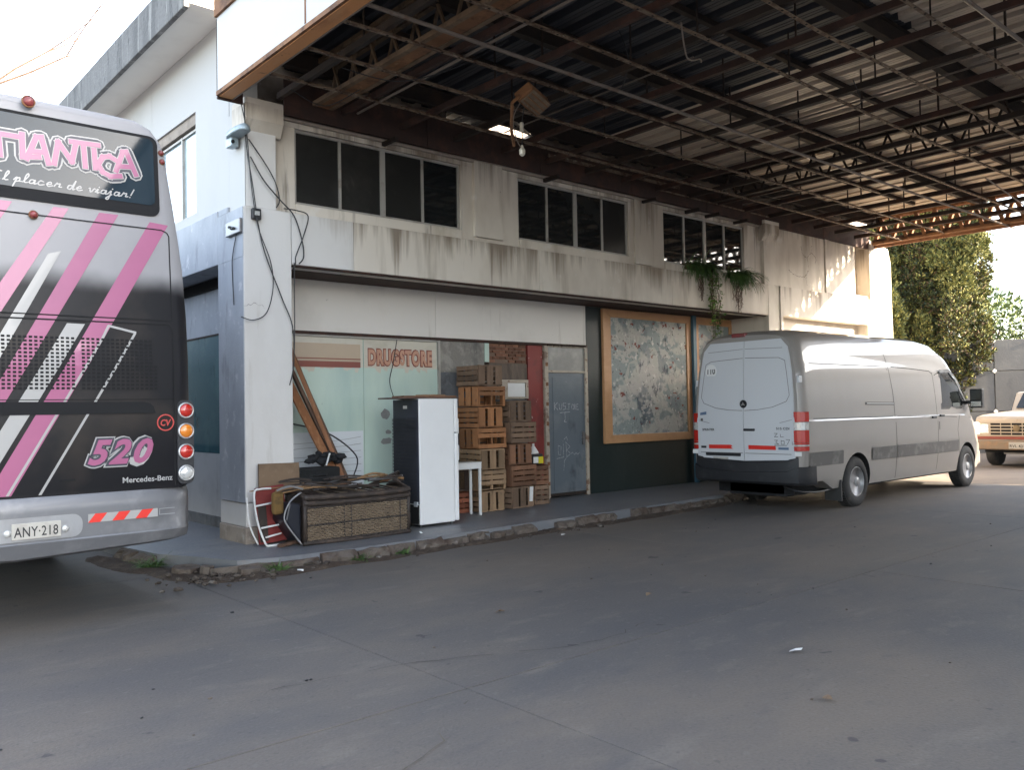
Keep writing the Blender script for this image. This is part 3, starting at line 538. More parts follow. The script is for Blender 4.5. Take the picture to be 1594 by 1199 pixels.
# dark green end with two framed, torn billboards and blue posts
bb('green_wall', 10.663, S + .004, .12, 15.20, S + .2, 3.40, 'green')
def board(x0, x1, z0, z1, rightside=True):
    t = .20
    bo = box('billboard', x0 + .05, S - .03, z0 + .05, x1 - .05, S, z1 - .05, M['poster'], B)
    f = MB(); y = S - .055
    def piece(pts): MB().prism(pts, 'y', y, S + .003).obj('frame_board', M['woodframe'], bo, bev=.006, loc=-bo.location)
    piece([(x0, z0), (x0 + t - .004, z0 + t * .75), (x0 + t - .004, z1 - t * .75), (x0, z1)])
    piece([(x1, z0), (x1, z1), (x1 - t + .004, z1 - t * .75), (x1 - t + .004, z0 + t * .75)])
    piece([(x0 + .003, z0), (x1 - .003, z0), (x1 - t - .001, z0 + t * .75 - .004), (x0 + t + .001, z0 + t * .75 - .004)])
    piece([(x0 + .003, z1), (x0 + t + .001, z1 - t * .75 + .004), (x1 - t - .001, z1 - t * .75 + .004), (x1 - .003, z1)])
    # curling, overlapping scraps of old paper, proud of the board
    rp = random.Random(int(x0 * 10))
    for k in range(16):
        cx = rp.uniform(x0 + .45, x1 - .45); cz = rp.uniform(z0 + .5, z1 - .5); n = 5 if k < 9 else 8; sx, sz = (rp.uniform(.4, .62), rp.uniform(.5, 1.0)) if k < 9 else (rp.uniform(.15, .4), rp.uniform(.15, .45)); ph = rp.random() * 6.28
        MB().prism([(min(x1 - .22, max(x0 + .22, cx + sx / 2 * math.cos(ph + 6.283 * q / n) * rp.uniform(.6, 1.3))), min(z1 - .17, max(z0 + .17, cz + sz / 2 * math.sin(ph + 6.283 * q / n) * rp.uniform(.6, 1.3)))) for q in range(n)], 'y', S - .0325 - k * .0006, S - .0295).obj('paper_scrap', M[['scrap', 'scrap3', 'scrap2', 'scrap', 'poster'][k % 5]], bo, loc=-bo.location)
    return bo
M['scrap'] = poster_mat('faded_poster_scrap', (.38, .385, .355)); M['scrap2'] = poster_mat('slate_poster_scrap', (.12, .14, .16)); M['scrap3'] = poster_mat('grey_poster_scrap', (.33, .345, .36))
board(11.05, 13.62, .985, 3.385); board(13.62, 15.05, .985, 3.387)
bb('blue_post', 13.555, S - .12, .13, 13.66, S - .058, 3.40, 'blue', .006)
bb('blue_post', 15.06, S - .20, .13, 15.18, S - .10, 3.40, 'blue', .006)
bb('conduit', 15.33, F - .03, 2.2, 15.36, F - .003, 4.02, 'wall', .006)
bb('conduit_box', 15.30, F - .06, 2.95, 15.39, F - .004, 3.08, 'steelgrey', .006)
# left flank
bb('side_wall', 4.10, 9.805, 4.10, 4.42, 10.87, 6.60, 'wallside'); bb('side_wall', 4.10, 12.55, 4.10, 4.42, 24, 6.60, 'wallside')
bb('side_wall', 4.102, 10.872, 4.10, 4.42, 12.548, 4.235, 'wallside'); bb('side_wall', 4.102, 10.872, 5.56, 4.42, 12.548, 6.60, 'wallside')
bb('side_wall', 4.104, F + .10, 5.20, 4.30, 9.80, 6.30, 'wallside'); bb('side_wall', 4.10, F + .022, 4.03, 4.1135, 9.803, 5.198, 'wallside')
sw = MB(); sw.box(4.17, 10.875, 4.24, 4.23, 10.91, 5.40); sw.box(4.17, 12.51, 4.24, 4.23, 12.545, 5.40); sw.box(4.165, 11.53, 4.24, 4.225, 11.565, 5.40); sw.box(4.17, 10.911, 4.24, 4.23, 12.509, 4.27); sw.box(4.17, 10.911, 5.37, 4.23, 12.509, 5.40)
sw = sw.obj('side_window', M['alu'], B); box('pane', 4.195, 10.912, 4.272, 4.203, 11.528, 5.368, M['skyglass'], sw); box('pane', 4.20, 11.567, 4.272, 4.208, 12.508, 5.368, M['skyglass'], sw)
box('shutter_box', 4.13, 10.875, 5.42, 4.4, 12.545, 5.555, M['base'], sw)
bb('side_band', 4.06, 10.093, 3.44, 4.42, 24, 4.098, 'dado', .01)
bb('side_band', 4.075, 9.81, 4.031, 4.42, 10.09, 4.097, 'dado')
bb('side_band', 4.062, F + .004, 3.44, 4.068, 10.09, 4.02, 'dado')
bb('side_panel', 4.45, 10.10, 2.70, 4.62, 24, 3.438, 'dado'); bb('side_lintel_gap', 4.42, 10.10, 3.30, 4.448, 24, 3.437, 'hole')
bb('side_glass_lining', 4.50, 10.10, 1.10, 4.62, 24, 2.698, 'hole')
for k in range(6): bb('side_pane', 4.455, 10.11 + k * 2.3, 1.105, 4.47, 10.10 + k * 2.3 + 2.28, 2.68, 'teal')
bb('side_pane_rail', 4.44, 10.10, 2.68, 4.48, 24, 2.699, 'darksteel')
bb('side_low_wall', 4.45, 10.095, .12, 4.62, 24, 1.10, 'dado2' if 'dado2' in M else 'wall'); bb('skirting', 4.425, 10.093, .125, 4.448, 24, .27, 'cementdark')
bb('pillar_side_face', 4.064, F + .012, .60, 4.0695, 10.08, 3.438, 'dado')
# cracks in the plaster of the right-hand wall and on the pillar
rq_ = random.Random(19)
def wallcrack(pts, y, wd=.009):
    s_ = Strokes(lambda x, z, o=0: (x, y - o, z)); P = [(p.x + rq_.gauss(0, .012), p.y + rq_.gauss(0, .012)) for p in smooth_pts([(a, b_, 0) for a, b_ in pts], 5)]
    for a, b_ in zip(P[:-1], P[1:]): s_.stroke([a, b_], wd * rq_.uniform(.3, 1.2), 0, .001, False)
    s_.mb.obj('plaster_crack', M['redrust'], B)
for p in ([(16.75, 5.02), (16.70, 4.85), (16.55, 4.72), (16.58, 4.5), (16.48, 4.35), (16.5, 4.15)], [(16.5, 4.36), (16.3, 4.3), (16.0, 4.33), (15.8, 4.4)], [(16.7, 4.86), (16.9, 4.75), (16.85, 4.6)], [(16.3, 4.95), (16.35, 4.8), (16.5, 4.72)]): wallcrack(p, F + .049)
for p in ([(4.08, 2.86), (4.2, 2.9), (4.3, 2.87)], ): wallcrack(p, F - .001, .004)
# eaves
bb('eave_soffit', 3.62, 9.75, 6.42, 4.098, 24.6, 6.60, 'soffit'); bb('eave_upstand', 3.55, 9.75, 6.36, 3.617, 24.6, 6.86, 'parapet', .01)
bb('roof', 3.62, 9.75, 6.62, 20.3, 24.6, 6.78, 'parapet')
bb('rear_core', 4.66, S + .26, .1, 20.25, 23.9, 6.4, 'header')
bb('end_wall', 20.0, 9.905, .1, 20.298, 24, 6.6, 'wall')
# ------------------------------------------------------------------ canopy
K = thing('canopy', (0, 0, 0), 'large rusting forecourt canopy with open steel framing and corrugated sheets overhead', 'canopy')
YF, YB, XL, XR = -5.5, 9.34, 3.77, 19.45
def kb(name, x0, y0, z0, x1, y1, z1, m, bev=0): return box(name, x0, y0, z0, x1, y1, z1, M[m], K, bev)
# left fascia: white sheets between rusty top and an orange bottom angle
for k in range(7):
    y1 = YB - k * 2.12; y0 = y1 - 2.112
    kb('fascia_panel', XL, y0, 5.285, XL + .02, y1, 6.13, 'fascia')
    if k: kb('fascia_joint', XL - .004, y1 - .02, 5.30, XL - .0005, y1 + .01, 6.12, 'rust')
kb('fascia_cap', XL - .03, YF, 6.132, XL + .12, YB, 6.33, 'rust')
kb('fascia_angle', XL - .012, YF, 5.235, XL + .02, YB, 5.282, 'rust')
kb('fascia_angle', XL + .022, YF, 5.228, XL + .165, YB, 5.243, 'orange')
kb('fascia_angle', XL + .167, YF, 5.222, XL + .18, YB, 5.30, 'tubepaint')
kb('fascia_end', XL + .0, YB - .012, 5.20, XL + .30, YB + .01, 6.12, 'redrust')
# roof sheets: trapezoidal ribs running away from the building, laid in rows on the purlins
def sheet(x0, x1, y0, y1, z0, z1, pitch=.34, drop=0.):
    m = MB(); prof = []; x = x0
    while x < x1 - .01:
        pr = [(0, 0), (.055, 0), (.062, .010), (.070, 0), (.115, 0), (.122, .010), (.130, 0), (.195, 0), (.212, .095), (.318, .095), (.335, 0)]
        for a, h in pr:
            if x + a <= x1 + .001: prof.append((x + a, h))
        x += pitch
    n = len(prof); ny = 3
    for j in range(ny):
        t = j / (ny - 1); y = y0 + (y1 - y0) * t
        for a, h in prof: m.v.append((a, y, z0 + (z1 - z0) * t + h + drop * (t * t) * (1 + .5 * math.sin(a * 5))))
    for j in range(ny - 1):
        for i in range(n - 1): m.f.append([j * n + i, j * n + i + 1, (j + 1) * n + i + 1, (j + 1) * n + i]); m.m.append(0)
    return m.obj('roof_sheet', M['sheetshade' if x0 < (9.5 if y1 > 9 else 7.5) or y1 > 9.6 else 'sheet'], K)
rs = random.Random(21)
zr = lambda y: 5.94 + .006 * (9.3 - y)
W_ = 1.02
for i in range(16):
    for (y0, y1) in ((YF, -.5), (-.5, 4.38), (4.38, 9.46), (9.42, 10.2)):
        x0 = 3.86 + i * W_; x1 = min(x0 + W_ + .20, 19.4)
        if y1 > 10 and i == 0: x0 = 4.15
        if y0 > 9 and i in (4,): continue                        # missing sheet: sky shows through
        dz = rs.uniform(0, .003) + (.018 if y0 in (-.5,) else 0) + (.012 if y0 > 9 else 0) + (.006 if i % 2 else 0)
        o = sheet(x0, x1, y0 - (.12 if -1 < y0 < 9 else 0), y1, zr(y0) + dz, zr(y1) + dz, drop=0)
o = MB().box(-.18, -.3, 0, .18, .3, .012).obj('loose_sheet', M['sheet'], K, loc=(8.15, 9.28, 5.80), rot=(.5, .3, .2))
o = MB().box(-.22, -.5, 0, .22, .5, .01).obj('loose_sheet', M['sheet'], K, loc=(18.6, 5.4, 5.72), rot=(.25, -.5, .3))
# purlins across the bays
for y in (-5.2, -3.0, -.55, 1.9, 4.35, 6.85, 9.15):
    m = MB(); z1 = zr(y) - .012; z0 = z1 - .22
    m.box(XL + .06, y - .006, z0 + .012, XR - .05, y + .006, z1 - .012); m.box(XL + .06, y - .045, z1 - .012, XR - .05, y + .045, z1); m.box(XL + .06, y - .045, z0, XR - .05, y + .045, z0 + .012)
    m.obj('purlin', M['darksteel'], K)
for y in (.6, 3.1, 5.6, 8.0):
    kb('light_purlin', XL + .06, y - .03, zr(y) - .075, XR - .9, y + .03, zr(y) - .008, 'darksteel')
# lattice trusses along the bays
def truss(x, y0, y1, zb=5.37, zt=5.90, pitch=.42, mat_='darksteel', w=.10, ww=.028):
    t = bpy.data.objects.new('truss', None); COL.objects.link(t); t.parent = K
    for s in (-1, 1):
        box('bottom_chord', x + s * w - .03, y0, zb, x + s * w + .03, y1, zb + .055, M[mat_], t)
        box('top_chord', x + s * w - .03, y0, zt - .055, x + s * w + .03, y1, zt, M[mat_], t)
    box('bottom_plate', x - w + .035, y0, zb + .004, x + w - .035, y1, zb + .010, M['rust' if x < 6 else mat_], t)
    me = None; n = int((y1 - y0) / pitch)
    web = MB().bar((0, 0, zb + .03), (0, pitch * .5, zt - .03), ww, ww).mesh('web', M[mat_]); web2 = MB().bar((0, pitch * .5, zt - .03), (0, pitch, zb + .03), ww, ww).mesh('web', M[mat_])
    for k in range(n):
        y = y0 + k * pitch
        if y > 1.0 or k % 2:
            for mm, s in ((web, -.045), (web2, .045)):
                link('web', mm, t, loc=(x + s, y, 0))
    return t
truss(5.08, YF, 9.3, mat_='tubepaint2', w=.11) if 'tubepaint2' in M else truss(5.08, YF, 9.3)
truss(9.2, YF, 9.3) if False else None
truss(13.15, YF, 9.3)
truss(19.36, YF, 9.3, 5.30, 5.93, .40, 'rust', .06, .075)
for z in (5.50, 5.70): kb('end_rail', 19.33, YF, z, 19.345, YB, z + .045, 'rust')
kb('end_beam', 19.44, YF, 5.24, 19.50, YB, 5.42, 'woodrust', .01)
# red angles (along the bays) and punched bars under them: the grid of the vanished ceiling
YX = [4.5 + .871 * k for k in range(18)]
for k, x in enumerate(YX):
    m = MB(); m.box(x - .028, -5.4, 5.345, x + .028, 9.3, 5.352); m.box(x - .028, -5.4, 5.352, x - .021, 9.3, 5.42)
    m.obj('ceiling_angle', M['redrust' if k % 3 else 'darksteel'], K)
XYs = [8.58, 7.70, 6.92, 5.90, 5.06, 4.21, 3.38, 2.55, 1.7, .85, 0.0, -.85, -1.7]
rbx = random.Random(14)
for k, y in enumerate(XYs):
    x0 = XL + .19; x1 = 19.3 if k != 6 else 19.3
    m = MB(); w_ = .021
    if k in (2, 9): x1 -= 4.6
    nst_ = 9; zz = [rbx.gauss(0, .012) for _ in range(nst_)]; yy = [rbx.gauss(0, .010) for _ in range(nst_)]
    for q in range(nst_ - 1):   # old bars: bent and sagging a little between their hangers
        a, b_ = x0 + (x1 - x0) * q / (nst_ - 1), x0 + (x1 - x0) * (q + 1) / (nst_ - 1)
        p0, p1 = V((a, y + yy[q], 5.302 + zz[q])), V((b_, y + yy[q + 1], 5.302 + zz[q + 1]))
        m.bar(p0, p1, 2 * w_, .004); m.bar(p0 + V((0, w_ - .002, .022)), p1 + V((0, w_ - .002, .022)), .004, .038)
    b = m.obj('ceiling_bar', M['barpaint'], K)
    if k < 8:   # bolt heads and holes along the bar
        h = MB(); x = x0 + .1
        while x < x1: q = min(nst_ - 2, int((x - x0) / (x1 - x0) * (nst_ - 1))); f_ = (x - x0) / (x1 - x0) * (nst_ - 1) - q; dz_ = zz[q] * (1 - f_) + zz[q + 1] * f_; dy_ = yy[q] * (1 - f_) + yy[q + 1] * f_; h.box(x - .012, y + dy_ - .013, 5.2965 + dz_, x + .012, y + dy_ + .006, 5.2992 + dz_); x += .2175
        tag(h.obj('bar_slots', M['hole'], b), kind='stuff')
for y in (6.47, 3.0): MB().tube([(XL + .19, y, 5.27), (19.9 if y > 6 else 19.3, y, 5.27)], .021, 8).obj('ceiling_tube', M['tubepaint'], K)
MB().tube([(15, 5.3, 5.28), (20.6, 5.75, 5.10)], .014, 6).obj('loose_rod', M['tubepaint'], K)
# hanger rods
hr = MB().bar((0, 0, 5.36), (0, 0, 5.95), .018, .018).mesh('hanger', M['darksteel'])
for i, x in enumerate(YX):
    for y in ((8.1, 6.1, 5.2, 3.6, 2.6) if i % 2 else (7.4, 6.6, 4.6, 3.2, 2.2)):
        if rbx.random() < .2: continue
        o = link('hanger', hr, K, loc=(x + .02, y, rbx.uniform(-.02, .0)), rot=(0, 0, rbx.uniform(0, 3)))
# conduits, sagging cables and scraps
for (x, y0, y1, z, r_) in ((9.95, 3.6, 8.2, 5.42, .012), (10.45, 3.3, 7.6, 5.48, .012), (7.6, 5.6, 8.8, 5.45, .01), (13.6, 4.0, 9.0, 5.36, .012), (5.45, 4.0, 9.1, 5.33, .016)):
    MB().tube([(x, y0, z), (x, y1, z)], r_, 6).obj('conduit', M['tubepaint'], K)
for k in range(7):   # rust sheets closing the gap above the shop wall
    kb('back_sheet', 4.60 + k * 2.1, 9.36 + (.004 if k % 2 else 0), 5.205, 4.60 + k * 2.1 + 2.09, 9.385 + (.004 if k % 2 else 0), 5.68, 'redrust')
for x in (6.0, 8.9, 11.2, 12.4, 13.0, 13.9): kb('bracket', x, 9.1, 5.10 + .005 * x % .02, x + .05, 9.42, 5.16, 'darksteel')
MB().tube([(11.5, 9.25, 5.36), (15.0, 9.28, 5.36)], .014, 6).obj('pale_rod', M['barpaint'], K)
kb('pale_batten', 8.9, 9.28, 5.47, 12.1, 9.31, 5.52, 'barpaint')
for i, pts in enumerate([[(6.6, 5.0, 5.33), (6.95, 5.2, 5.14), (7.3, 5.3, 5.25), (7.6, 5.5, 5.36)], [(4.6, 8.0, 5.34), (5.1, 7.7, 5.22), (5.5, 7.2, 5.30), (5.6, 6.4, 5.36)], [(4.4, 8.8, 5.3), (4.8, 8.75, 5.18), (5.0, 8.3, 5.28)], [(7.0, 6.2, 5.9), (7.15, 6.15, 5.5), (7.2, 6.3, 5.2)], [(9.4, 4.7, 5.36), (9.5, 4.66, 5.12), (9.45, 4.7, 5.06)]]):
    tag(MB().tube(smooth_pts(pts), .006 + .003 * (i == 0), 5).obj('cable', M['tubepaint' if i == 0 else 'black']), ['pale cable sagging in a loop under the canopy near the top of the picture', 'thin dark cable drooping beneath the left lattice truss', 'short cable loop hanging just above the first upper window', 'black flex dropping from the roof beside the hanging floodlight', 'short flex with a lamp holder hanging under the corrugated sheets'][i], 'cable', 'loose cables under the canopy')
# canopy columns stand outside the picture, behind the camera
for x in (6, 16): kb('column', x - .15, -5.1, 0, x + .15, -4.8, 5.9, 'rust', .02)
# hanging floodlight: rusty box with glass front on a bent arm
fl = thing('floodlight', (6.52, 7.02, 5.10), 'rusty box floodlight with pale glass hanging askew under the canopy', 'lamp')
T = Matrix.Rotation(.35, 4, 'Z') @ Matrix.Rotation(-.5, 4, 'X') @ Matrix.Rotation(.22, 4, 'Y')
MB().box(-.2, -.11, .0, .2, .11, .13, T=T).obj('housing', M['rust'], fl, bev=.015)
MB().box(-.175, -.115, -.012, .175, .085, -.002, T=T).obj('glass', M['wicker'], fl, bev=.004)
m = MB()
for k in range(3): m.box(-.16, -.08 + k * .06, -.024, .16, -.068 + k * .06, -.014, T=T)
m.obj('guard_bar', M['rust'], fl)
MB().tube([(-.2, 0, .06), (-.32, .02, -.06), (-.05, .35, -.22), (.12, .5, -.34)], .02, 6).obj('arm', M['rust'], fl)
MB().tube([(0, 0, .12), (.05, .02, .3)], .012, 6).obj('stem', M['darksteel'], fl)
hb = thing('hanging_lampholder', (6.75, 7.5, 4.72), 'small broken lampholder dangling on two flexes below the floodlight', 'lamp')
MB().lathe((0, 0, 0), (0, 0, 1), [(.012, -.07), (.035, -.05), (.04, 0), (.022, .03), (.015, .06)], 10).obj('holder', M['cream'], hb)
MB().tube(smooth_pts([(0, 0, .05), (.01, .0, .22), (.02, 0, .42), (.0, -.1, .6)]), .006, 5).obj('flex', M['black'], hb)
MB().tube(smooth_pts([(-.01, 0, .02), (-.1, .0, .15), (-.12, 0, .4), (-.1, -.2, .6)]), .006, 5).obj('flex', M['tubepaint'], hb)
MB().box(-.02, -.02, .22, .02, .02, .34).obj('sleeve', M['cream'], hb, bev=.01)
# unseen depot block and wall, added to throw evening shade over the yard
D = thing('depot_shade_block', (24, -3.15, 0), 'plain pale depot block added out of view on the right to shade the yard', 'building', None, R(33.7))
MB().box(-10, -10, 0, 0, 0, 8.0).obj('wall', M['header'], D); MB().box(-27, -9, 0, -10.01, -.3, 8.2).obj('side_wing', M['header'], D)
MB().box(-10.1, -10.1, 8.01, .1, .1, 8.2).obj('roof', M['parapet'], D)
YW = thing('yard_shade_wall', (24, -3.15, 0), 'plain rendered yard wall added out of view beside the depot block to shade the ground', 'wall', None, R(33.7))  # unseen wall, added to shade the ground around the pickup
MB().box(.12, -.25, 0, 15, 0, 3.9).obj('wall', M['header'], YW); MB().box(.12, -.32, 3.905, 15, .07, 4.0).obj('coping', M['parapet'], YW)
H = thing('street_reflection_block', (45, -62, 0), 'long street block added out of view on the right for the van to reflect', 'building')  # unseen block, added to darken what the van side reflects
MB().box(0, 0, 0, 8, 68, 9.2).obj('wall', M['base'], H); MB().box(-.3, -.3, 9.21, 8.3, 68.3, 9.5).obj('roof', M['parapet'], H)
for k in range(10): MB().box(-.06, 3 + k * 6, 0, -.01, 6 + k * 6, 3.4).obj('shutter', M['steelgrey'], H)
for k in range(5): MB().box(-4 - k * 4.4, .004, .0, -1.4 - k * 4.4, .05, 3.6).obj('shutter', M['steelgrey'], D)
# ------------------------------------------------------------------ coach, seen from behind
BX = 1.33
bus = thing('coach', (BX, 7.0, 0), 'tall silver and black coach with pink diagonal stripes seen from behind at the left edge', 'bus')
def lean(z): return max(0., z - 2.0) * .10
def bp(dx, z, o=0.): return (dx, lean(z) - o, z)
def livery():
    m = mat('coach_livery', (.27, .265, .272), .42, .0, [((.225, .22, .23), 1.5, I3, .5, .7, .5)], coat=.0, spec=.3)
    t = m.node_tree; N = t.nodes; L = t.links; b = N['Principled BSDF']; old = b.inputs['Base Color'].links[0].from_socket
    tc = N.new('ShaderNodeTexCoord'); sp = N.new('ShaderNodeSeparateXYZ'); L.new(tc.outputs['Object'], sp.inputs[0])
    no = N.new('ShaderNodeTexNoise'); no.inputs['Scale'].default_value = 2.2; no.inputs['Detail'].default_value = 3; L.new(tc.outputs['Object'], no.inputs['Vector'])
    ad = N.new('ShaderNodeMath'); ad.operation = 'MULTIPLY_ADD'; L.new(no.outputs['Fac'], ad.inputs[0]); ad.inputs[1].default_value = .16; L.new(sp.outputs['Z'], ad.inputs[2])
    mr = N.new('ShaderNodeMapRange'); mr.interpolation_type = 'SMOOTHSTEP'; mr.inputs['From Min'].default_value = 2.66; mr.inputs['From Max'].default_value = 2.86; L.new(ad.outputs[0], mr.inputs['Value'])
    # worn brown haze on the black paint
    n2 = N.new('ShaderNodeTexNoise'); n2.inputs['Scale'].default_value = 1.6; n2.inputs['Detail'].default_value = 5; L.new(tc.outputs['Object'], n2.inputs['Vector'])
    m2 = N.new('ShaderNodeMapRange'); m2.inputs['From Min'].default_value = .48; m2.inputs['From Max'].default_value = .68; L.new(n2.outputs['Fac'], m2.inputs['Value'])
    blk = N.new('ShaderNodeMix'); blk.data_type = 'RGBA'; blk.inputs['A'].default_value = (.008, .008, .010, 1); blk.inputs['B'].default_value = (.028, .023, .02, 1); L.new(m2.outputs[0], blk.inputs['Factor'])
    mx = N.new('ShaderNodeMix'); mx.data_type = 'RGBA'; L.new(mr.outputs[0], mx.inputs['Factor']); L.new(blk.outputs['Result'], mx.inputs['A']); L.new(old, mx.inputs['B'])
    L.new(mx.outputs['Result'], b.inputs['Base Color']); return m
M['livery'] = livery()
M['silver'] = mat('silver_bumper', (.155, .158, .168), .42, .25, [((.28, .28, .285), 2, I3, .5, .66, .6), ((.18, .17, .16), 6, (1, 1, .5), .62, .74, .5)], coat=.2)
M['pink'] = mat('pink_vinyl', (.31, .085, .175), .4, 0, [((.275, .072, .155), 2, I3, .5, .66, .6)], coat=.3)
M['whitevinyl'] = mat('white_vinyl', (.32, .315, .305), .4, 0, [((.28, .275, .265), 3, I3, .55, .7, .5)], coat=.2)
M['busglass'] = mat('tinted_rear_glass', (.012, .024, .034), .05, 0, spec=.3)
M['dirtysilver'] = mat('grimy_roof_silver', (.46, .46, .47), .35, .35, [((.20, .16, .12), 2.5, I3, .56, .7, .8)], coat=.2)
prof = [(1.22, 1.03), (1.276, 1.06), (1.27, 1.6), (1.268, 2.06), (1.266, 2.44), (1.25, 2.82), (1.225, 3.09), (1.194, 3.36), (1.166, 3.58), (1.143, 3.79), (1.11, 3.89), (1.036, 3.99), (.91, 4.045), (.688, 4.062), (.3, 4.068)]
rings = [(.11, 0.), (.055, .008), (.022, .03), (.005, .075), (0, .16), (0, 2), (0, 6), (0, 11.9)]
m = MB(); n = len(prof)
for a, b_ in rings:
    for s in (1, -1):
        for (dx, z) in prof:
            zz = min(z, 4.068 - a * .7 * max(0, (z - 3.5) / .57)); m.v.append((s * max(.25, dx - a), lean(zz) + b_, zz))
for k in range(len(rings) - 1):
    for s in (0, 1):
        for i in range(n - 1):
            a = k * 2 * n + s * n + i; c = a + 2 * n; m.f.append([a, a + 1, c + 1, c] if s else [a, c, c + 1, a + 1]); m.m.append(0)
    a = k * 2 * n + n - 1; b_ = a + n; m.f.append([a, a + 2 * n, b_ + 2 * n, b_]); m.m.append(0)
for i in range(n - 1): m.f.append([i, i + 1, n + i + 1, n + i]); m.m.append(0)
e = (len(rings) - 1) * 2 * n
for i in range(n - 1): m.f.append([e + i, e + n + i, e + n + i + 1, e + i + 1]); m.m.append(0)
autosmooth(m.obj('body', M['livery'], bus), 30)
def clip(poly, z0, up):
    out = []
    for i in range(len(poly)):
        a, b_ = poly[i], poly[(i + 1) % len(poly)]; ia = (a[1] >= z0) == up or a[1] == z0; ib = (b_[1] >= z0) == up or b_[1] == z0
        if ia: out.append(a)
        if ia != ib: t = (z0 - a[1]) / (b_[1] - a[1]); out.append((a[0] + t * (b_[0] - a[0]), z0))
    return out
def decal(mb, poly, o, mi=0):
    for up in (False, True):
        q = clip(poly, 2.0, up)
        if len(q) > 2: mb.add([bp(x, z, o) for x, z in q], [tuple(range(len(q)))], mi)
def rr_poly(x0, z0, x1, z1, r, n=5):
    out = []
    for cx, cz, a0 in ((x1 - r, z0 + r, -90), (x1 - r, z1 - r, 0), (x0 + r, z1 - r, 90), (x0 + r, z0 + r, 180)):
        for k in range(n + 1): a = R(a0 + 90 * k / n); out.append((cx + r * math.cos(a), cz + r * math.sin(a)))
    return out
# stripes
m = MB()
for q in ([(.266, 3.22), (.373, 3.222), (-.85, 1.05), (-1.017, 1.05)], [(.59, 3.22), (.733, 3.222), (-.446, 1.05), (-.552, 1.05)], [(.972, 3.195), (1.118, 3.185), (-.042, 1.05), (-.201, 1.05)], [(-.12, 3.22), (-.01, 3.22), (-1.10, 1.28), (-1.10, 1.5)]): decal(m, q, .003)
m.obj('pink_stripe', M['pink'], bus)
m = MB()
for q in ([(.22, 2.85), (.31, 2.88), (-.613, 1.05), (-.718, 1.05)], [(.336, 2.325), (.461, 2.325), (-.244, 1.05), (-.372, 1.05)]): decal(m, q, .0036)
for a, b_, wd in (((.582, 2.218), (-.066, 1.052), .02), ((.826, 2.27), (.144, 1.045), .02)): decal(m, [(a[0] - wd / 2, a[1]), (b_[0] - wd / 2, b_[1]), (b_[0] + wd / 2, b_[1]), (a[0] + wd / 2, a[1])], .0044)
decal(m, [(.573, 2.22), (.593, 2.22), (.642, 2.325), (.622, 2.325)], .0046); decal(m, [(.626, 2.33), (.628, 2.312), (.832, 2.265), (.836, 2.283)], .005)
m.obj('white_stripe', M['whitevinyl'], bus)
# seams of the engine lid and hatches
m = MB()
def seam(pts, wd=.009, o=.0055):
    for i in range(len(pts) - 1):
        a, b_ = V(pts[i]), V(pts[i + 1]); d_ = (b_ - a).normalized(); nn = V((-d_.y, d_.x)) * wd / 2
        decal(m, [tuple(a - nn), tuple(b_ - nn), tuple(b_ + nn), tuple(a + nn)], o + i * 4e-5)
seam([(-1.10, 3.14), (1.06, 3.138), (1.105, 3.12), (1.12, 3.09), (1.117, 2.39)]); seam([(-1.12, 2.378), (1.117, 2.386)], .009, .0058); seam([(-1.1, 2.34), (1.095, 2.352), (1.118, 2.3), (1.12, 1.046)], .011); seam([(-1.1, 1.745), (1.118, 1.745)], .006, .006)
m.obj('panel_seam', M['hole'], bus)
# ventilation slots
m = MB(); vx = -1.0
for c in range(58):
    for r_ in range(14):
        x = -1.06 + c * .0355; z = 1.823 + r_ * .0292
        if .383 < x + .012 < .428 or x > .985 or (x > .952 and z > 2.01): continue
        m.add([bp(x, z, .0066), bp(x + .022, z, .0066), bp(x + .022, z + .016, .0066), bp(x, z + .016, .0066)], [(0, 1, 2, 3)])
tag(m.obj('vent_slots', M['hole'], bus), kind='stuff')
m = MB(); decal(m, [(-.96, 1.634), (.972, 1.634), (.955, 1.687), (.93, 1.712), (.883, 1.725), (-.88, 1.735), (-.95, 1.70)], .0075); decal(m, [(.277, 1.132), (.382, 1.134), (.382, 1.15), (.277, 1.147)], .0075)
m.obj('air_slot', M['hole'], bus)
# rear window with black border, slightly proud
m = MB()
def slab(poly, o, th, mi=0):
    n_ = len(poly); vs = [bp(x, z, o) for x, z in poly] + [bp(x, z, o - th) for x, z in poly]
    m.add(vs, [tuple(range(n_))] + [(i, n_ + i, n_ + (i + 1) % n_, (i + 1) % n_) for i in range(n_)], mi)
slab(rr_poly(-1.055, 3.245, 1.055, 3.925, .07), .010, .03); m.obj('rear_window', M['hole'], bus)
m = MB(); slab(rr_poly(-1.03, 3.335, 1.02, 3.90, .05), .013, .01); m.obj('window_glass', M['busglass'], bus)
# big lettering on the glass
LT = [[(-.375, 3.56), (-.30, 3.745), (-.27, 3.75), (-.20, 3.56)], [(-.34, 3.62), (-.23, 3.63)], [(-.235, 3.72), (.047, 3.722)], [(-.095, 3.72), (-.085, 3.56)],
      [(.061, 3.745), (.063, 3.572), (.17, 3.59)], [(.09, 3.565), (.158, 3.745), (.191, 3.75), (.236, 3.553)], [(.13, 3.626), (.21, 3.634)],
      [(.276, 3.56), (.307, 3.735), (.40, 3.595), (.427, 3.728)], [(.40, 3.757), (.593, 3.765)], [(.486, 3.756), (.495, 3.575)], [(.562, 3.72), (.569, 3.575)],
      [(.72, 3.668), (.677, 3.69), (.626, 3.675), (.590, 3.609), (.622, 3.55), (.679, 3.526), (.75, 3.54)], [(.724, 3.582), (.778, 3.745), (.804, 3.752), (.872, 3.575)], [(.755, 3.622), (.83, 3.63)]]
sk = Strokes(lambda x, z, o=0: bp(x, z, .0145 + o))
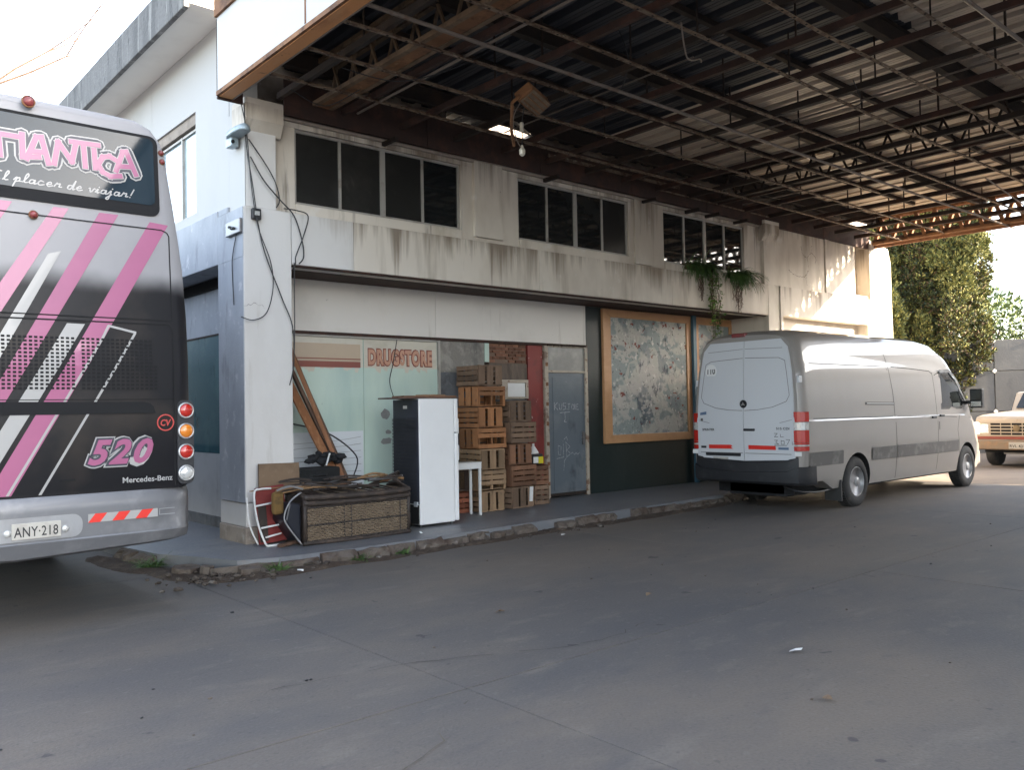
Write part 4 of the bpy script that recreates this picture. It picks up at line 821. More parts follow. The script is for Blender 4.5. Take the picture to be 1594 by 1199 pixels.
for wd, mi, lf in ((.112, 0, 0), (.088, 1, .001), (.050, 0, .002), (.039, 2, .003)):
    for p in LT: sk.stroke(p, wd, mi, lf, round_=wd > .06)
sk.mb.obj('lettering', [M['whitevinyl'], M['blackvinyl'], M['pink']], bus)
CUR = {'E': [[(.6, .95), (.2, 1), (.1, .75), (.4, .55), (.0, .35), (.15, .0), (.6, .1)]], 'l': [[(0, .1), (.3, .8), (.22, 1.05), (.1, .7), (.12, .1), (.35, .1)]], 'p': [[(0, .2), (.2, .5), (.05, -.5)], [(.16, .35), (.38, .5), (.4, .15), (.15, .05)], [(.4, .1), (.6, .12)]],
       'a': [[(.42, .42), (.15, .45), (.05, .12), (.3, .08), (.45, .45), (.42, .05), (.6, .12)]], 'c': [[(.42, .4), (.2, .48), (.05, .2), (.2, 0), (.5, .12)]], 'e': [[(.05, .2), (.38, .3), (.28, .5), (.06, .25), (.2, 0), (.5, .12)]], 'r': [[(.0, .1), (.15, .5), (.2, .4), (.4, .45), (.35, .1), (.55, .12)]],
       'd': [[(.4, .42), (.15, .45), (.05, .1), (.3, .08), (.55, 1.0), (.45, .05), (.62, .12)]], 'v': [[(0, .4), (.1, .48), (.18, .02), (.42, .45), (.5, .4)]], 'i': [[(.0, .1), (.15, .48), (.14, .05), (.3, .12)], [(.2, .7), (.22, .74)]], 'j': [[(.0, .15), (.2, .48), (.1, -.45), (-.1, -.4), (.3, .1)], [(.25, .7), (.27, .74)]], '!': [[(.3, 1.0), (.15, .3)], [(.1, .05), (.12, .08)]], ' ': []}
cx = -.15
for ch in 'El placer de viajar!':
    ww = {'E': .07, 'l': .033, ' ': .028, 'i': .032, 'j': .036, '!': .03, 'v': .046, 'r': .05, 'd': .056, 'p': .055}.get(ch, .052)
    s_ = Strokes(lambda x, z, o=0: bp(x, z, .0146 + o))
    for p in CUR[ch]: s_.stroke([(cx + a * .092 + b_ * .018, 3.372 + b_ * .072) for a, b_ in [tuple(q)[:2] for q in smooth_pts([(u, w_, 0) for u, w_ in p], 4)]], .0095 if ch != 'E' else .012)
    cx += ww * 1.12
    if CUR[ch]: s_.mb.obj('script_letter', M['whitevinyl'], bus)
m = MB()
for off, mi, o in ((.032, 0, .0085), (.023, 1, .0092), (.009, 2, .010)):
    letters(m, '520', .255, lambda x, y, o=o: bp(.462 + x, 1.252 + y, o), mi, off, .35, 1.2, .49)
m.obj('fleet_number', [M['whitevinyl'], M['blackvinyl'], M['pink']], bus)
m = MB(); letters(m, 'Mercedes-Benz', .06, lambda x, y: bp(.715 + x, 1.094 + y, .0085), 0, .001, 0, 1, .385); m.obj('maker_badge', M['chromepaint'], bus)
m = MB(); c0 = (1.047, 1.557)
for q in range(20):
    a0, a1 = 6.283 * q / 20, 6.283 * (q + 1) / 20
    m.add([bp(c0[0] + r_ * math.cos(a), c0[1] + r_ * math.sin(a), .0088) for a, r_ in ((a0, .058), (a0, .068), (a1, .068), (a1, .058))], [(0, 1, 2, 3)])
letters(m, 'CV', .07, lambda x, y: bp(1.003 + x, 1.532 + y, .0088), 0, .002, .2, 1, .088); m.obj('round_emblem', M['redvinyl'], bus)
# lamps
def round_lamp(dx, z, r, mt, name='tail_lamp', o=.004):
    c = bp(dx, z, o); MB().lathe(c, (0, -1, 0), [(r * 1.18, 0), (r * 1.18, .012), (r * 1.0, .02), (r * .99, .014)], 20).obj('lamp_ring', M['chromepaint'] if name == 'tail_lamp' else M['rust'], bus, True)
    MB().lathe(c, (0, -1, 0), [(r * .985, .0), (r * .985, .014), (r * .8, .026), (r * .4, .034), (.002, .036)], 20).obj(name, M[mt], bus, True)
m = MB(); slab(rr_poly(1.14, 1.055, 1.272, 1.735, .05), .012, .14); m.obj('lamp_housing', M['black'], bus)
m = MB(); slab([(-x, z) for x, z in rr_poly(1.14, 1.055, 1.272, 1.735, .05)][::-1], .012, .14); m.obj('lamp_housing', M['black'], bus)
for s in (1, -1):
    for z, mt in ((1.653, 'redlens'), (1.485, 'amber'), (1.317, 'redlens'), (1.144, 'clearlens')): round_lamp(s * 1.207, z, .055, mt, 'tail_lamp', .012)
    for x, z in ((1.088, 3.80), (1.094, 3.725)): round_lamp(s * x, z, .021, 'dulllens', 'marker_lamp', -.016)
round_lamp(.105, 4.005, .04, 'dulllens', 'marker_lamp', .035); round_lamp(.125, 3.135, .028, 'dulllens', 'marker_lamp', .008)
# bumper
pb = [(.62, .05), (.60, .0), (.66, -.05), (.71, -.065), (.72, -.055), (.93, -.06), (1.0, -.05), (1.036, .0)]
pb = [(.60, .06), (.625, -.015), (.70, -.055), (.712, -.046), (.92, -.052), (.985, -.046), (1.03, -.012), (1.034, .06)]
plan = [(0, 0), (.6, .0), (.95, .012), (1.12, .04), (1.21, .09), (1.27, .17), (1.288, .30), (1.288, 2.2)]
m = MB(); full = [(-x, y) for x, y in plan[:0:-1]] + plan
for (x, y) in full:
    for z, o in pb:
        zz = z - (.035 * (1 - min(1, abs(x) / 1.2)) if z < .65 else 0); k = 1 - max(0, -o) * 0
        m.v.append((x * (1 - max(0, o) * .6 if abs(x) > .5 else 1), y + o, zz))
nb = len(pb)
for i in range(len(full) - 1):
    for j in range(nb - 1): m.f.append([i * nb + j, (i + 1) * nb + j, (i + 1) * nb + j + 1, i * nb + j + 1]); m.m.append(0)
bm = autosmooth(m.obj('bumper', M['silver'], bus), 35)
def bq(mb, poly, o, mi=0): mb.add([(x, -.052 - o, z) for x, z in poly], [tuple(range(len(poly)))], mi)
m = MB(); bq(m, rr_poly(-.56, .722, .42, .892, .07), .0015); m.obj('plate_recess', M['silverdark'], bm)
m = MB()
for k in range(6):
    a = .457 + k * .085; q = [(a - (.0 if k == 0 else .0), .815), (a + .085, .815), (a + .085 + .05, .88), (a + .05, .88)]
    q = [(min(.967, max(.457, x)), z) for x, z in q]; bq(m, q, .003 + k * 2e-5, k % 2)
bq(m, [(.457, .815), (.457, .88), (.507, .88)], .0032, 1)
m.obj('hazard_strip', [M['redtape'], M['whitevinyl']], bm)
m = MB(); bq(m, [(.977, .826), (1.10, .826), (1.10, .832), (.977, .832)], .002); bq(m, [(.977, .872), (1.10, .872), (1.10, .877), (.977, .877)], .002); bq(m, [(.977, .832), (.983, .832), (.983, .872), (.977, .872)], .002); m.obj('lamp_blank', M['silverdark'], bm)
m = MB(); m.box(-.05, -.068, .738, .27, -.056, .855); m.obj('licence_plate', M['plate'], bm, bev=.004)
m = MB(); letters(m, 'ANY·218', .10, lambda x, y: (-.035 + x, -.0695, .758 + y), 0, .001, 0, 1.05, .285); m.obj('plate_letters', M['black'], bm)
for x in (-.075, .30): MB().lathe((x, -.053, .79), (0, -1, 0), [(.026, 0), (.026, .012), (.012, .02)], 12).obj('plate_lamp', M['clearlens'], bm, True)
# underside and rear wheels
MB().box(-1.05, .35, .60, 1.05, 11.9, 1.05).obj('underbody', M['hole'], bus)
for s in (-1, 1):
    for dy in (4.1, 9.6):
        w_ = MB().lathe((s * .85, dy, .5), (1, 0, 0), [(.28, -.28), (.48, -.28), (.5, -.24), (.5, .24), (.48, .28), (.28, .28)], 24).obj('wheel', M['rubber'], bus, True)
        MB().lathe((s * .85, dy, .5), (s, 0, 0), [(.275, .2), (.275, .285), (.1, .25), (.09, .3), (.01, .3)], 16).obj('rim', M['steelgrey'], w_, True)
# ------------------------------------------------------------------ silver panel van
van = thing('panel_van', (11.2, 7.49, 0), 'long high roofed silver panel van with rear doors toned pale for skylight parked facing away under the canopy', 'van')
def lerp_tab(tab, x):
    if x <= tab[0][0]: return tab[0][1]
    for (a, u), (b_, v_) in zip(tab[:-1], tab[1:]):
        if x <= b_: return u + (v_ - u) * (x - a) / (b_ - a)
    return tab[-1][1]
WT = [(.33, .925), (.45, .95), (.7, .975), (1.0, .988), (1.36, .988), (1.385, .975), (1.7, .962), (2.0, .938), (2.2, .915), (2.24, .902), (2.5, .86), (2.62, .82), (2.70, .75), (2.755, .62), (2.785, .4), (2.80, .0)]
ZT = [(0, 2.69), (.12, 2.75), (.5, 2.785), (1.2, 2.80), (4.3, 2.80), (4.8, 2.735), (5.2, 2.60), (5.5, 2.43), (5.9, 2.07), (6.2, 1.76), (6.3, 1.66), (6.42, 1.56), (6.7, 1.40), (6.85, 1.22), (6.93, 1.0), (6.96, .8), (6.97, .6)]
WX = [(0, .93), (.04, .965), (.1, .99), (.2, 1.0), (5.3, 1.0), (5.9, .985), (6.3, .965), (6.6, .92), (6.8, .84), (6.9, .74), (6.97, .55)]
def zmap(x, z):
    zt = lerp_tab(ZT, x); zk = 1.36
    if zt >= 2.0: return z if z < zk else zk + (z - zk) * (zt - zk) / (2.8 - zk)
    return .33 + (z - .33) * (zt - .33) / (2.8 - .33) if zt < 1.7 else (z if z < zk * .9 else zk * .9 + (z - zk * .9) * (zt - zk * .9) / (2.8 - zk * .9))
def rearlean(x, z): return max(0, 1 - x / .6) * max(0, z - 1.3) * .055
def half(x, z):
    """half width of the van at length x and height z"""
    zt = lerp_tab(ZT, x)
    lo, hi = .33, 2.8
    for _ in range(22):
        mid = (lo + hi) / 2
        if zmap(x, mid) < z: lo = mid
        else: hi = mid
    return lerp_tab(WT, lo) * lerp_tab(WX, x)
def side(x, z, s=-1, o=0.): return (x + rearlean(x, z), s * (half(x, z) + o), z)
zs = [.33, .4, .5, .62, .75, .88, 1.0, 1.15, 1.3, 1.36, 1.385, 1.55, 1.7, 1.85, 2.0, 2.1, 2.2, 2.24, 2.37, 2.5, 2.56, 2.62, 2.66, 2.70, 2.73, 2.755, 2.77, 2.785, 2.793, 2.80]
xsv = [0, .02, .05, .1, .2, .4] + [.6 + .3 * k for k in range(15)] + [5.0, 5.2, 5.4, 5.6, 5.8, 6.0, 6.15, 6.3, 6.42, 6.55, 6.7, 6.8, 6.87, 6.93, 6.97]
m = MB(); nz = len(zs); ring = 2 * nz - 1
for x in xsv:
    row = [(x + rearlean(x, zmap(x, z)), -lerp_tab(WT, z) * lerp_tab(WX, x), max(zmap(x, z), .47 - (.0 if x < .75 else .14) + .0001 * z)) for z in zs]
    m.v += row + [(p[0], -p[1], p[2]) for p in row[-2::-1]]
for i in range(len(xsv) - 1):
    for j in range(ring - 1): a = i * ring + j; m.f.append([a, a + ring, a + ring + 1, a + 1]); m.m.append(0)
    a = i * ring; m.f.append([a, a + ring - 1, a + 2 * ring - 1, a + ring]); m.m.append(0)
for i in (0, len(xsv) - 1):
    for j in range(nz - 1):
        a, b_, c, d_ = i * ring + j, i * ring + j + 1, i * ring + ring - 2 - j, i * ring + ring - 1 - j
        q = [a, b_, c, d_] if b_ != c else [a, b_, d_]; m.f.append(q if i == 0 else q[::-1]); m.m.append(0)
M['vanpaint'] = mat('silver_paint_warm_lit', (.27, .25, .232), .42, .1, [((.23, .212, .197), 1.2, (1, 1, .4), .5, .7, .35)], coat=.7)  # warm bounce light on the sides is put into the silver
M['vanrear'] = mat('silver_doors_skylit', (.56, .575, .60), .36, .0, [((.50, .515, .54), 1.4, (1, 1, .5), .5, .7, .4)], coat=.5)  # same paint, with the skylight on the rear put into its colour
M['vangrey'] = mat('grey_rub_strip', (.10, .094, .09), .75, 0, [((.2, .19, .18), 4, I3, .5, .66, .6)])
body = m.obj('body', M['vanpaint'], van)
WHX = (1.60, 5.89)
ct = MB()
for x in WHX:
    for s in (-1, 1): ct.lathe((x, s * 1.2, .40), (0, -s, 0), [(.445, 0), (.445, .52)], 32)
import bmesh
def outward(me):
    bm_ = bmesh.new(); bm_.from_mesh(me); bmesh.ops.recalc_face_normals(bm_, faces=bm_.faces); bm_.to_mesh(me); bm_.free()
cut = ct.obj('cutter', M['hole'], van); outward(cut.data); outward(body.data)
md = body.modifiers.new('arch', 'BOOLEAN'); md.object = cut; md.operation = 'DIFFERENCE'; md.solver = 'EXACT'
bpy.context.view_layer.update(); dg = bpy.context.evaluated_depsgraph_get()
nm = bpy.data.meshes.new_from_object(body.evaluated_get(dg)); body.modifiers.clear(); body.data = nm; bpy.data.objects.remove(cut)
nm.materials.clear(); nm.materials.append(M['vanpaint']); nm.materials.append(M['hole'])
for p in nm.polygons:
    vv = [nm.vertices[i].co for i in p.vertices]
    p.material_index = 1 if any(all((c.x - x) ** 2 + (c.z - .40) ** 2 < .4475 ** 2 for c in vv) for x in WHX) else 0
autosmooth(body, 24)
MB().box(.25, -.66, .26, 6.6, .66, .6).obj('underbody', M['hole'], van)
# strips and seams following the bodywork
def ribbon(mb, pts, wd, fn, mi=0, k=8):
    P = [V(p) for p in pts]; seq = []
    for a, b_ in zip(P[:-1], P[1:]):
        n_ = max(1, int((b_ - a).length / .12)); seq += [a.lerp(b_, t / n_) for t in range(n_)]
    seq.append(P[-1])
    for i in range(len(seq) - 1):
        a, b_ = seq[i], seq[i + 1]; d_ = (b_ - a)
        if d_.length < 1e-6: continue
        d_.normalize(); n_ = V((-d_.y, d_.x)) * wd / 2
        mb.add([fn(*(a - n_)), fn(*(b_ - n_)), fn(*(b_ + n_)), fn(*(a + n_))], [(0, 1, 2, 3)], mi)
SEAM = ([(2.93, .36), (2.93, 1.0), (2.90, 1.8), (2.82, 2.3), (2.70, 2.66)], [(4.52, .40), (4.56, .8), (4.56, 1.4), (4.52, 2.15)], [(2.95, 2.22), (3.6, 2.20), (4.4, 2.17), (4.52, 2.12)], [(5.55, .48), (5.5, .8), (5.42, 1.1), (5.52, 1.36)], [(4.60, 2.1), (4.85, 2.16), (5.2, 2.06)])
for s in (-1, 1):
    for p in SEAM: m = MB(); ribbon(m, p, .012, lambda x, z: side(x, z, s, .0025)); m.obj('panel_seam', M['hole'], van)
    for p in ([(.32, 2.22), (2.75, 2.22), (2.80, 2.16)], [(.30, 1.40), (2.85, 1.385)], [(3.0, 1.385), (4.5, 1.37), (5.4, 1.33)]): m = MB(); ribbon(m, p, .012, lambda x, z: side(x, z, s, .002)); m.obj('pressed_line', M['vangrey'], van)
    for xa, xb in ((.16, 1.13), (2.06, 2.915), (2.945, 5.43)):
        m = MB(); nn = max(2, int((xb - xa) / .2))
        for k in range(nn):
            a = xa + (xb - xa) * k / nn; b_ = xa + (xb - xa) * (k + 1) / nn
            rows = [(.70, .001), (.705, .016), (.90, .016), (.905, .001)]
            for (z0, o0), (z1, o1) in zip(rows[:-1], rows[1:]): m.add([side(a, z0, s, o0), side(b_, z0, s, o0), side(b_, z1, s, o1), side(a, z1, s, o1)], [(0, 1, 2, 3)])
        m.obj('rub_strip', M['vangrey'], van)
    m = MB(); ribbon(m, [(1.90, 1.61), (2.92, 1.60)], .045, lambda x, z: side(x, z, s, .006)); r_ = m.obj('door_rail', M['black'], van)
    m = MB(); ribbon(m, [(1.96, 1.612), (2.90, 1.602)], .014, lambda x, z: side(x, z, s, .010)); m.obj('rail_track', M['chromepaint'], r_)
    for x, z in ((4.38, 1.345), (4.72, 1.37)):
        c = side(x, z, s, .018); MB().box(c[0] - .085, c[1] - .016, c[2] - .018, c[0] + .085, c[1] + .016, c[2] + .018).obj('door_handle', M['black'] if s < 0 else M['black'], van, bev=.01)
    m = MB(); ribbon(m, [(4.62, 1.26), (4.62, 1.12)], .02, lambda x, z: side(x, z, s, .004)); m.obj('lock_trim', M['hole'], van)
    # cab side window with its frame
    win = [(4.80, 1.52), (5.62, 1.53), (5.98, 1.58), (5.62, 1.98), (5.32, 2.14), (4.86, 2.12)]
    def patch(poly, o, name, mt, par):
        m = MB(); c = V((sum(p[0] for p in poly) / len(poly), sum(p[1] for p in poly) / len(poly))); nn = 6
        for i in range(len(poly)):
            a, b_ = V(poly[i]), V(poly[(i + 1) % len(poly)])
            for u in range(nn):
                r0, r1 = u / nn, (u + 1) / nn
                q = [c.lerp(a, r0), c.lerp(a, r1), c.lerp(b_, r1), c.lerp(b_, r0)]
                if u == 0: q = [c, q[1], q[2]]
                m.add([side(p.x, p.y, s, o) for p in q], [tuple(range(len(q)))])
        return m.obj(name, mt, par, True)
    wf = patch([(4.75, 1.48), (5.66, 1.48), (6.08, 1.55), (5.64, 2.03), (5.33, 2.185), (4.80, 2.165)], .004, 'cab_window', M['black'], van); patch(win, .008, 'window_glass', M['darkglass'], wf)
    m = MB(); ribbon(m, [(4.80, 2.17), (5.3, 2.19), (5.66, 2.02), (5.80, 1.88)], .06, lambda x, z: side(x, z, s, .03)); m.obj('wind_deflector', M['black'], wf)
    m = MB(); m.tube([side(5.95, 1.60, s, .0), side(6.0, 1.60, s, .16)], .035, 8); T = Matrix.Translation(V(side(6.0, 1.66, s, .22))); m.box(-.05, -.11, -.17, .06, .11, .19, T=T); mr_ = m.obj('door_mirror', M['black'], van, bev=.02)
    MB().box(-.057, -.09, -.02, -.051, .09, .165, T=T).obj('mirror_glass', M['darkglass'], mr_); MB().box(-.057, -.09, -.14, -.051, .09, -.05, T=T).obj('mirror_glass', M['chrome'], mr_)
    # tail lamp cluster
    segz = [(.935, 1.0, 'redlens'), (1.003, 1.025, 'clearlens'), (1.028, 1.055, 'redlens'), (1.058, 1.235, 'redlens'), (1.238, 1.355, 'clearlens'), (1.358, 1.505, 'redlens')]
    base = None
    for z0, z1, mt in segz:
        h0 = lerp_tab(WT, z0); zz = (z0 + z1) / 2; x0 = rearlean(0, zz)
        pl = [(x0 - .022, .845), (x0 - .02, .90), (x0 + .0, .945), (x0 + .05, .985), (x0 + .14, 1.002), (x0 + .14, .95), (x0 + .04, .85)]
        m = MB(); m.prism([(a, s * b_ * h0 / .988) for a, b_ in (pl if s < 0 else pl[::-1])], 'z', z0, z1)
        o = m.obj('tail_lamp', M[mt], van if base is None else base, bev=.004); base = base or o
    # wheels
    for x in WHX:
        y0 = s * .845
        w_ = MB().lathe((x, y0, .388), (0, s, 0), [(.22, -.11), (.345, -.115), (.378, -.09), (.388, -.05), (.388, .05), (.378, .09), (.345, .112), (.25, .118), (.232, .10)], 36).obj('wheel', M['rubber'], van, True)
        g = MB()
        for k in range(48):   # tread blocks
            a = 6.283 * k / 48; T = Matrix.Translation((x, y0, .388)) @ Matrix.Rotation(a, 4, 'Y'); g.box(-.016, -.085, .386, .016, -.01, .394, T=T); g.box(-.006, .01, .386, .026, .085, .394, T=T)
        tag(g.obj('tread', M['rubber'], w_), kind='stuff')
        MB().lathe((x, y0, .388), (0, s, 0), [(.235, .105), (.225, .112), (.205, .06), (.12, .035), (.11, .075), (.075, .095), (.07, .12), (.02, .125)], 24).obj('rim', M['rimgrey'], w_, True)
        h = MB()
        for k in range(5):
            a = 6.283 * k / 5; c = V((x + .155 * math.sin(a), y0 + s * .051, .388 + .155 * math.cos(a))); h.lathe(c, (0, s, 0), [(.034, 0), (.034, .002)], 10)
        h.obj('rim_hole', M['hole'], w_)
    m = MB(); m.box(WHX[0] - .53, s * .70 - .0, .13, WHX[0] - .50, s * .97, .45) if s > 0 else m.box(WHX[0] - .53, -.97, .13, WHX[0] - .50, -.70, .45); m.obj('mud_flap', M['flap'], van)
# rear doors
def rearp(y, z, o=0.): return (rearlean(0, z) - o, y, z)
def door(y0, y1, name):
    nzr = 16; z0, z1 = .60, 2.60; m = MB(); cols = 7
    for o in (.012,):
        for j in range(nzr + 1):
            z = z0 + (z1 - z0) * j / nzr
            lim = lerp_tab(WT, z) * .93 - .055
            zc = max(0, (z - 2.42) / .18); lim -= .09 * zc * zc
            for i in range(cols):
                y = y0 + (y1 - y0) * i / (cols - 1)
                y = max(-lim, min(lim, y)) if abs(y) > .1 else y
                if i == 0 and y0 < -.1: y = -lim
                if i == cols - 1 and y1 > .1: y = lim
                # shallow outward bulge of the pressing
                u = (y - y0) / (y1 - y0); zz = z if j not in (0, nzr) else z
                m.v.append(rearp(y, zz, o + .010 * math.sin(math.pi * (z - z0) / (z1 - z0))))
    for j in range(nzr):
        for i in range(cols - 1): a = j * cols + i; m.f.append([a, a + cols, a + cols + 1, a + 1]); m.m.append(0)
    edge_ = [j * cols for j in range(nzr + 1)] + [nzr * cols + i for i in range(1, cols)] + [j * cols + cols - 1 for j in range(nzr - 1, -1, -1)] + [i for i in range(cols - 2, 0, -1)]
    n0 = len(m.v); m.v += [(m.v[i][0] + .03, m.v[i][1], m.v[i][2]) for i in edge_]; ne = len(edge_)
    for k in range(ne): m.f.append([edge_[k], edge_[(k + 1) % ne], n0 + (k + 1) % ne, n0 + k]); m.m.append(0)
    return autosmooth(m.obj(name, M['vanrear'], van), 30)
dr = door(-.9, -.004, 'rear_door'); dl = door(.004, .9, 'rear_door')
def rz(y, z, o=.0): return rearp(y, z, .024 + o + .010 * (math.sin(math.pi * (z - .6) / 2.0) - 1) * 1.0)
e = .002
for s in (-1, 1):
    for pts_, wd_ in (([(s * .02, 2.34), (s * .60, 2.315), (s * .70, 2.27), (s * .73, 2.1), (s * .78, 1.75), (s * .73, 1.66), (s * .5, 1.58), (s * .25, 1.545), (s * .02, 1.535)], .008), ([(s * .02, .885), (s * .80, .885)], .008), ([(s * .02, 2.48), (s * .66, 2.46)], .006), ([(s * .62, 1.345), (s * .82, 1.39)], .006)):
        m = MB(); ribbon(m, pts_, wd_, lambda y, z: rz(y, z, e)); m.obj('door_crease', M['vangrey'], dr if s < 0 else dl)
m = MB(); m.box(-.035, -.20, 1.222, -.012 + .012, .0 - .0, 1.262); hd = m.obj('rear_handle', M['black'], dr, bev=.012)
c = V(rz(-.10, 1.24, -.008)); MB().lathe(c, (-1, 0, 0), [(.06, 0), (.056, .005), (.01, .006)], 18).obj('handle_dish', M['vanrear'], dr, True)
c = V(rz(0.0, 1.635, -.002)); st = MB().lathe(c, (-1, 0, 0), [(.062, 0), (.062, .010), (.052, .014), (.05, .010), (.001, .010)], 24).obj('star_emblem', M['black'], dl, True)
m = MB()
for k in range(3):
    a = math.pi / 2 + 2.0944 * k; tip = (math.cos(a) * .046, math.sin(a) * .046); l_ = (math.cos(a + 1.047) * .010, math.sin(a + 1.047) * .010); r_ = (math.cos(a - 1.047) * .010, math.sin(a - 1.047) * .010)
    m.add([(c.x - .013 - .0002 * k, c.y - q[0], c.z + q[1]) for q in ((0, 0), r_, tip, l_)], [(0, 1, 2, 3)])
m.obj('star', M['chromepaint'], st)
def rtext(s_, size, y, z, mt, par, width=None, off=.0, lift=.002, name='badge'):
    m = MB(); letters(m, s_, size, lambda a, b_: rz(y - a, z + b_, lift), 0, off, 0, 1, width); return m.obj(name, M[mt], par)
c = V(rz(.60, 2.165, 0)); sk_ = MB().lathe(c, (-1, 0, 0), [(.105, 0), (.105, .003)], 28).obj('speed_sticker', M['white'], dl); rtext('110', .13, .685, 2.12, 'black', dl, .165, .003, .005, 'sticker_number')
rtext('SPRINTER', .05, .76, 1.225, 'black', dl, .23, .001); rtext('515 CDI', .05, -.56, 1.245, 'black', dr, .22, .001)
m = MB(); s_ = Strokes(lambda a, b_, o=0: rz(-.53 - a, 1.03 + b_, .002 + o))
for p in ([(0, .16), (.05, .16), (0, .11), (.06, .11)], [(.10, .15), (.10, .11), (.15, .11)], [(0, .06), (.05, .06), (.02, .03), (.07, 0), (0, 0)], [(.11, .06), (.11, 0), (.16, .0), (.16, .05), (.11, .05)], [(.19, .07), (.25, .07), (.21, 0)], [(.29, .04), (.29, 0), (.33, .01)], [(0, -.02), (.2, -.015)]): s_.stroke(p, .008)
s_.mb.obj('finger_writing', M['vangrey'], dr)
def rq(poly, mt, par, name, o=.003):
    m = MB(); m.add([rz(y, z, o) for y, z in poly], [tuple(range(len(poly)))]); return m.obj(name, M[mt], par)
rq([(.64, .945), (.64, 1.005), (.24, 1.01), (.20, .995), (.235, .975), (.19, .948)], 'redtape', dl, 'reflective_tape'); rq([(-.08, .948), (-.08, 1.01), (-.545, 1.005), (-.55, .945)], 'redtape', dr, 'reflective_tape')
rq([(.79, .95), (.79, .985), (.69, .985), (.69, .95)], 'black', dl, 'small_sticker'); rq([(-.59, .95), (-.59, .985), (-.76, .985), (-.76, .95)], 'bluesticker', dr, 'small_sticker')
rq([(.80, 1.47), (.80, 1.51), (.68, 1.53), (.68, 1.48)], 'bluesticker', dl, 'small_sticker'); rq([(.79, 1.38), (.79, 1.42), (.745, 1.42), (.745, 1.38)], 'vangrey', dl, 'small_sticker')
MB().box(-.035, .06, .835, -.008, .70, .885).obj('plate_lamp_bar', M['black'], dl, bev=.01)
pl = MB().box(-.020, .29, .69, -.010, .57, .815).obj('licence_plate', M['plate'], dl, bev=.004); m = MB(); letters(m, 'KCP 752', .095, lambda a, b_: (-.0225, .555 - a, .712 + b_), 0, .002, 0, 1, .25); m.obj('plate_letters', M['black'], pl)
for s in (-1, 1):
    for z in (1.98,): c = side(.03, z, s, .0); MB().box(c[0] - .03, c[1] - .03, c[2] - .05, c[0] + .06, c[1] + .012, c[2] + .05).obj('door_hinge', M['vanrear'], van, bev=.01)
MB().box(-.01 + rearlean(0, 2.7), -.02, 2.665, .10 + rearlean(0, 2.7), .24, 2.735).obj('brake_lamp', M['dulllens'], van, bev=.02)
# rear bumper and its lamps
pls = [(.34, -.992), (.22, -.988), (.08, -.965), (-.03, -.90), (-.075, -.75), (-.085, 0)]; pls = pls + [(a, -b_) for a, b_ in pls[-2::-1]]
rowsb = [(.42, .14), (.43, .05), (.45, .02), (.47, .0), (.56, -.012), (.60, -.012), (.605, .018), (.74, .02), (.77, .05)]
m = MB(); nb = len(rowsb)
for a, b_ in pls:
    for z, o in rowsb:
        zc = z if abs(b_) < .7 or z < .6 else z + (.10 if abs(b_) > .86 else .03); m.v.append((a + o, b_ * (1 - o * .3), zc))
for i in range(len(pls) - 1):
    for j in range(nb - 1): a = i * nb + j; m.f.append([a, a + 1, a + nb + 1, a + nb]); m.m.append(0)
rbm = autosmooth(m.obj('rear_bumper', M['black'], van), 30)
for s in (-1, 1): MB().box(-.093, s * .80 - .09, .515, -.05, s * .80 + .09, .565, T=Matrix.Translation((.02, 0, 0)) @ Matrix.Rotation(-s * .18, 4, 'Z')).obj('reflector', M['redtape'], rbm, bev=.004)
for s in (-1, 1): MB().box(-.02, s * .905 - .05, .862, .0, s * .905 + .05, .925).obj('white_sticker', M['white'], van)
MB().box(.25, -.55, .22, .9, .5, .45).obj('spare_wheel_carrier', M['black'], van, bev=.05)
MB().tube(smooth_pts([(.15, -.55, .40), (.2, -.75, .33), (.6, -.86, .30), (1.05, -.9, .34)]), .014, 6).obj('exhaust', M['black'], van)
MB().box(2.3, -.72, .25, 2.9, -.5, .42).obj('fuel_tank', M['black'], van, bev=.04)
MB().box(-.0, 0, 0, .05, .05, .02, T=Matrix.Translation(V(side(2.48, .80, -1, .016)))).obj('side_marker', M['dulllens'], van)
# windscreen and front end (turned away from the camera)
m = MB()
for j in range(6):
    x0 = 5.62 + j * .1; x1 = x0 + .1
    y0, y1 = .70 + j * .02, .72 + j * .02
    m.add([(x0, -y0, lerp_tab(ZT, x0) + .012), (x1, -y1, lerp_tab(ZT, x1) + .012), (x1, y1, lerp_tab(ZT, x1) + .012), (x0, y0, lerp_tab(ZT, x0) + .012)], [(0, 1, 2, 3)])
m.obj('windscreen', M['darkglass'], van)
MB().box(6.72, -.78, .36, 7.02, .78, .66).obj('front_bumper', M['vangrey'], van, bev=.05)
MB().box(6.90, -.45, .74, 6.985, .45, 1.05).obj('grille', M['black'], van, bev=.02)
for s in (-1, 1): MB().box(6.60, s * .72 - .12, .95, 6.90, s * .72 + .12, 1.2).obj('headlight', M['clearlens'], van, bev=.04)

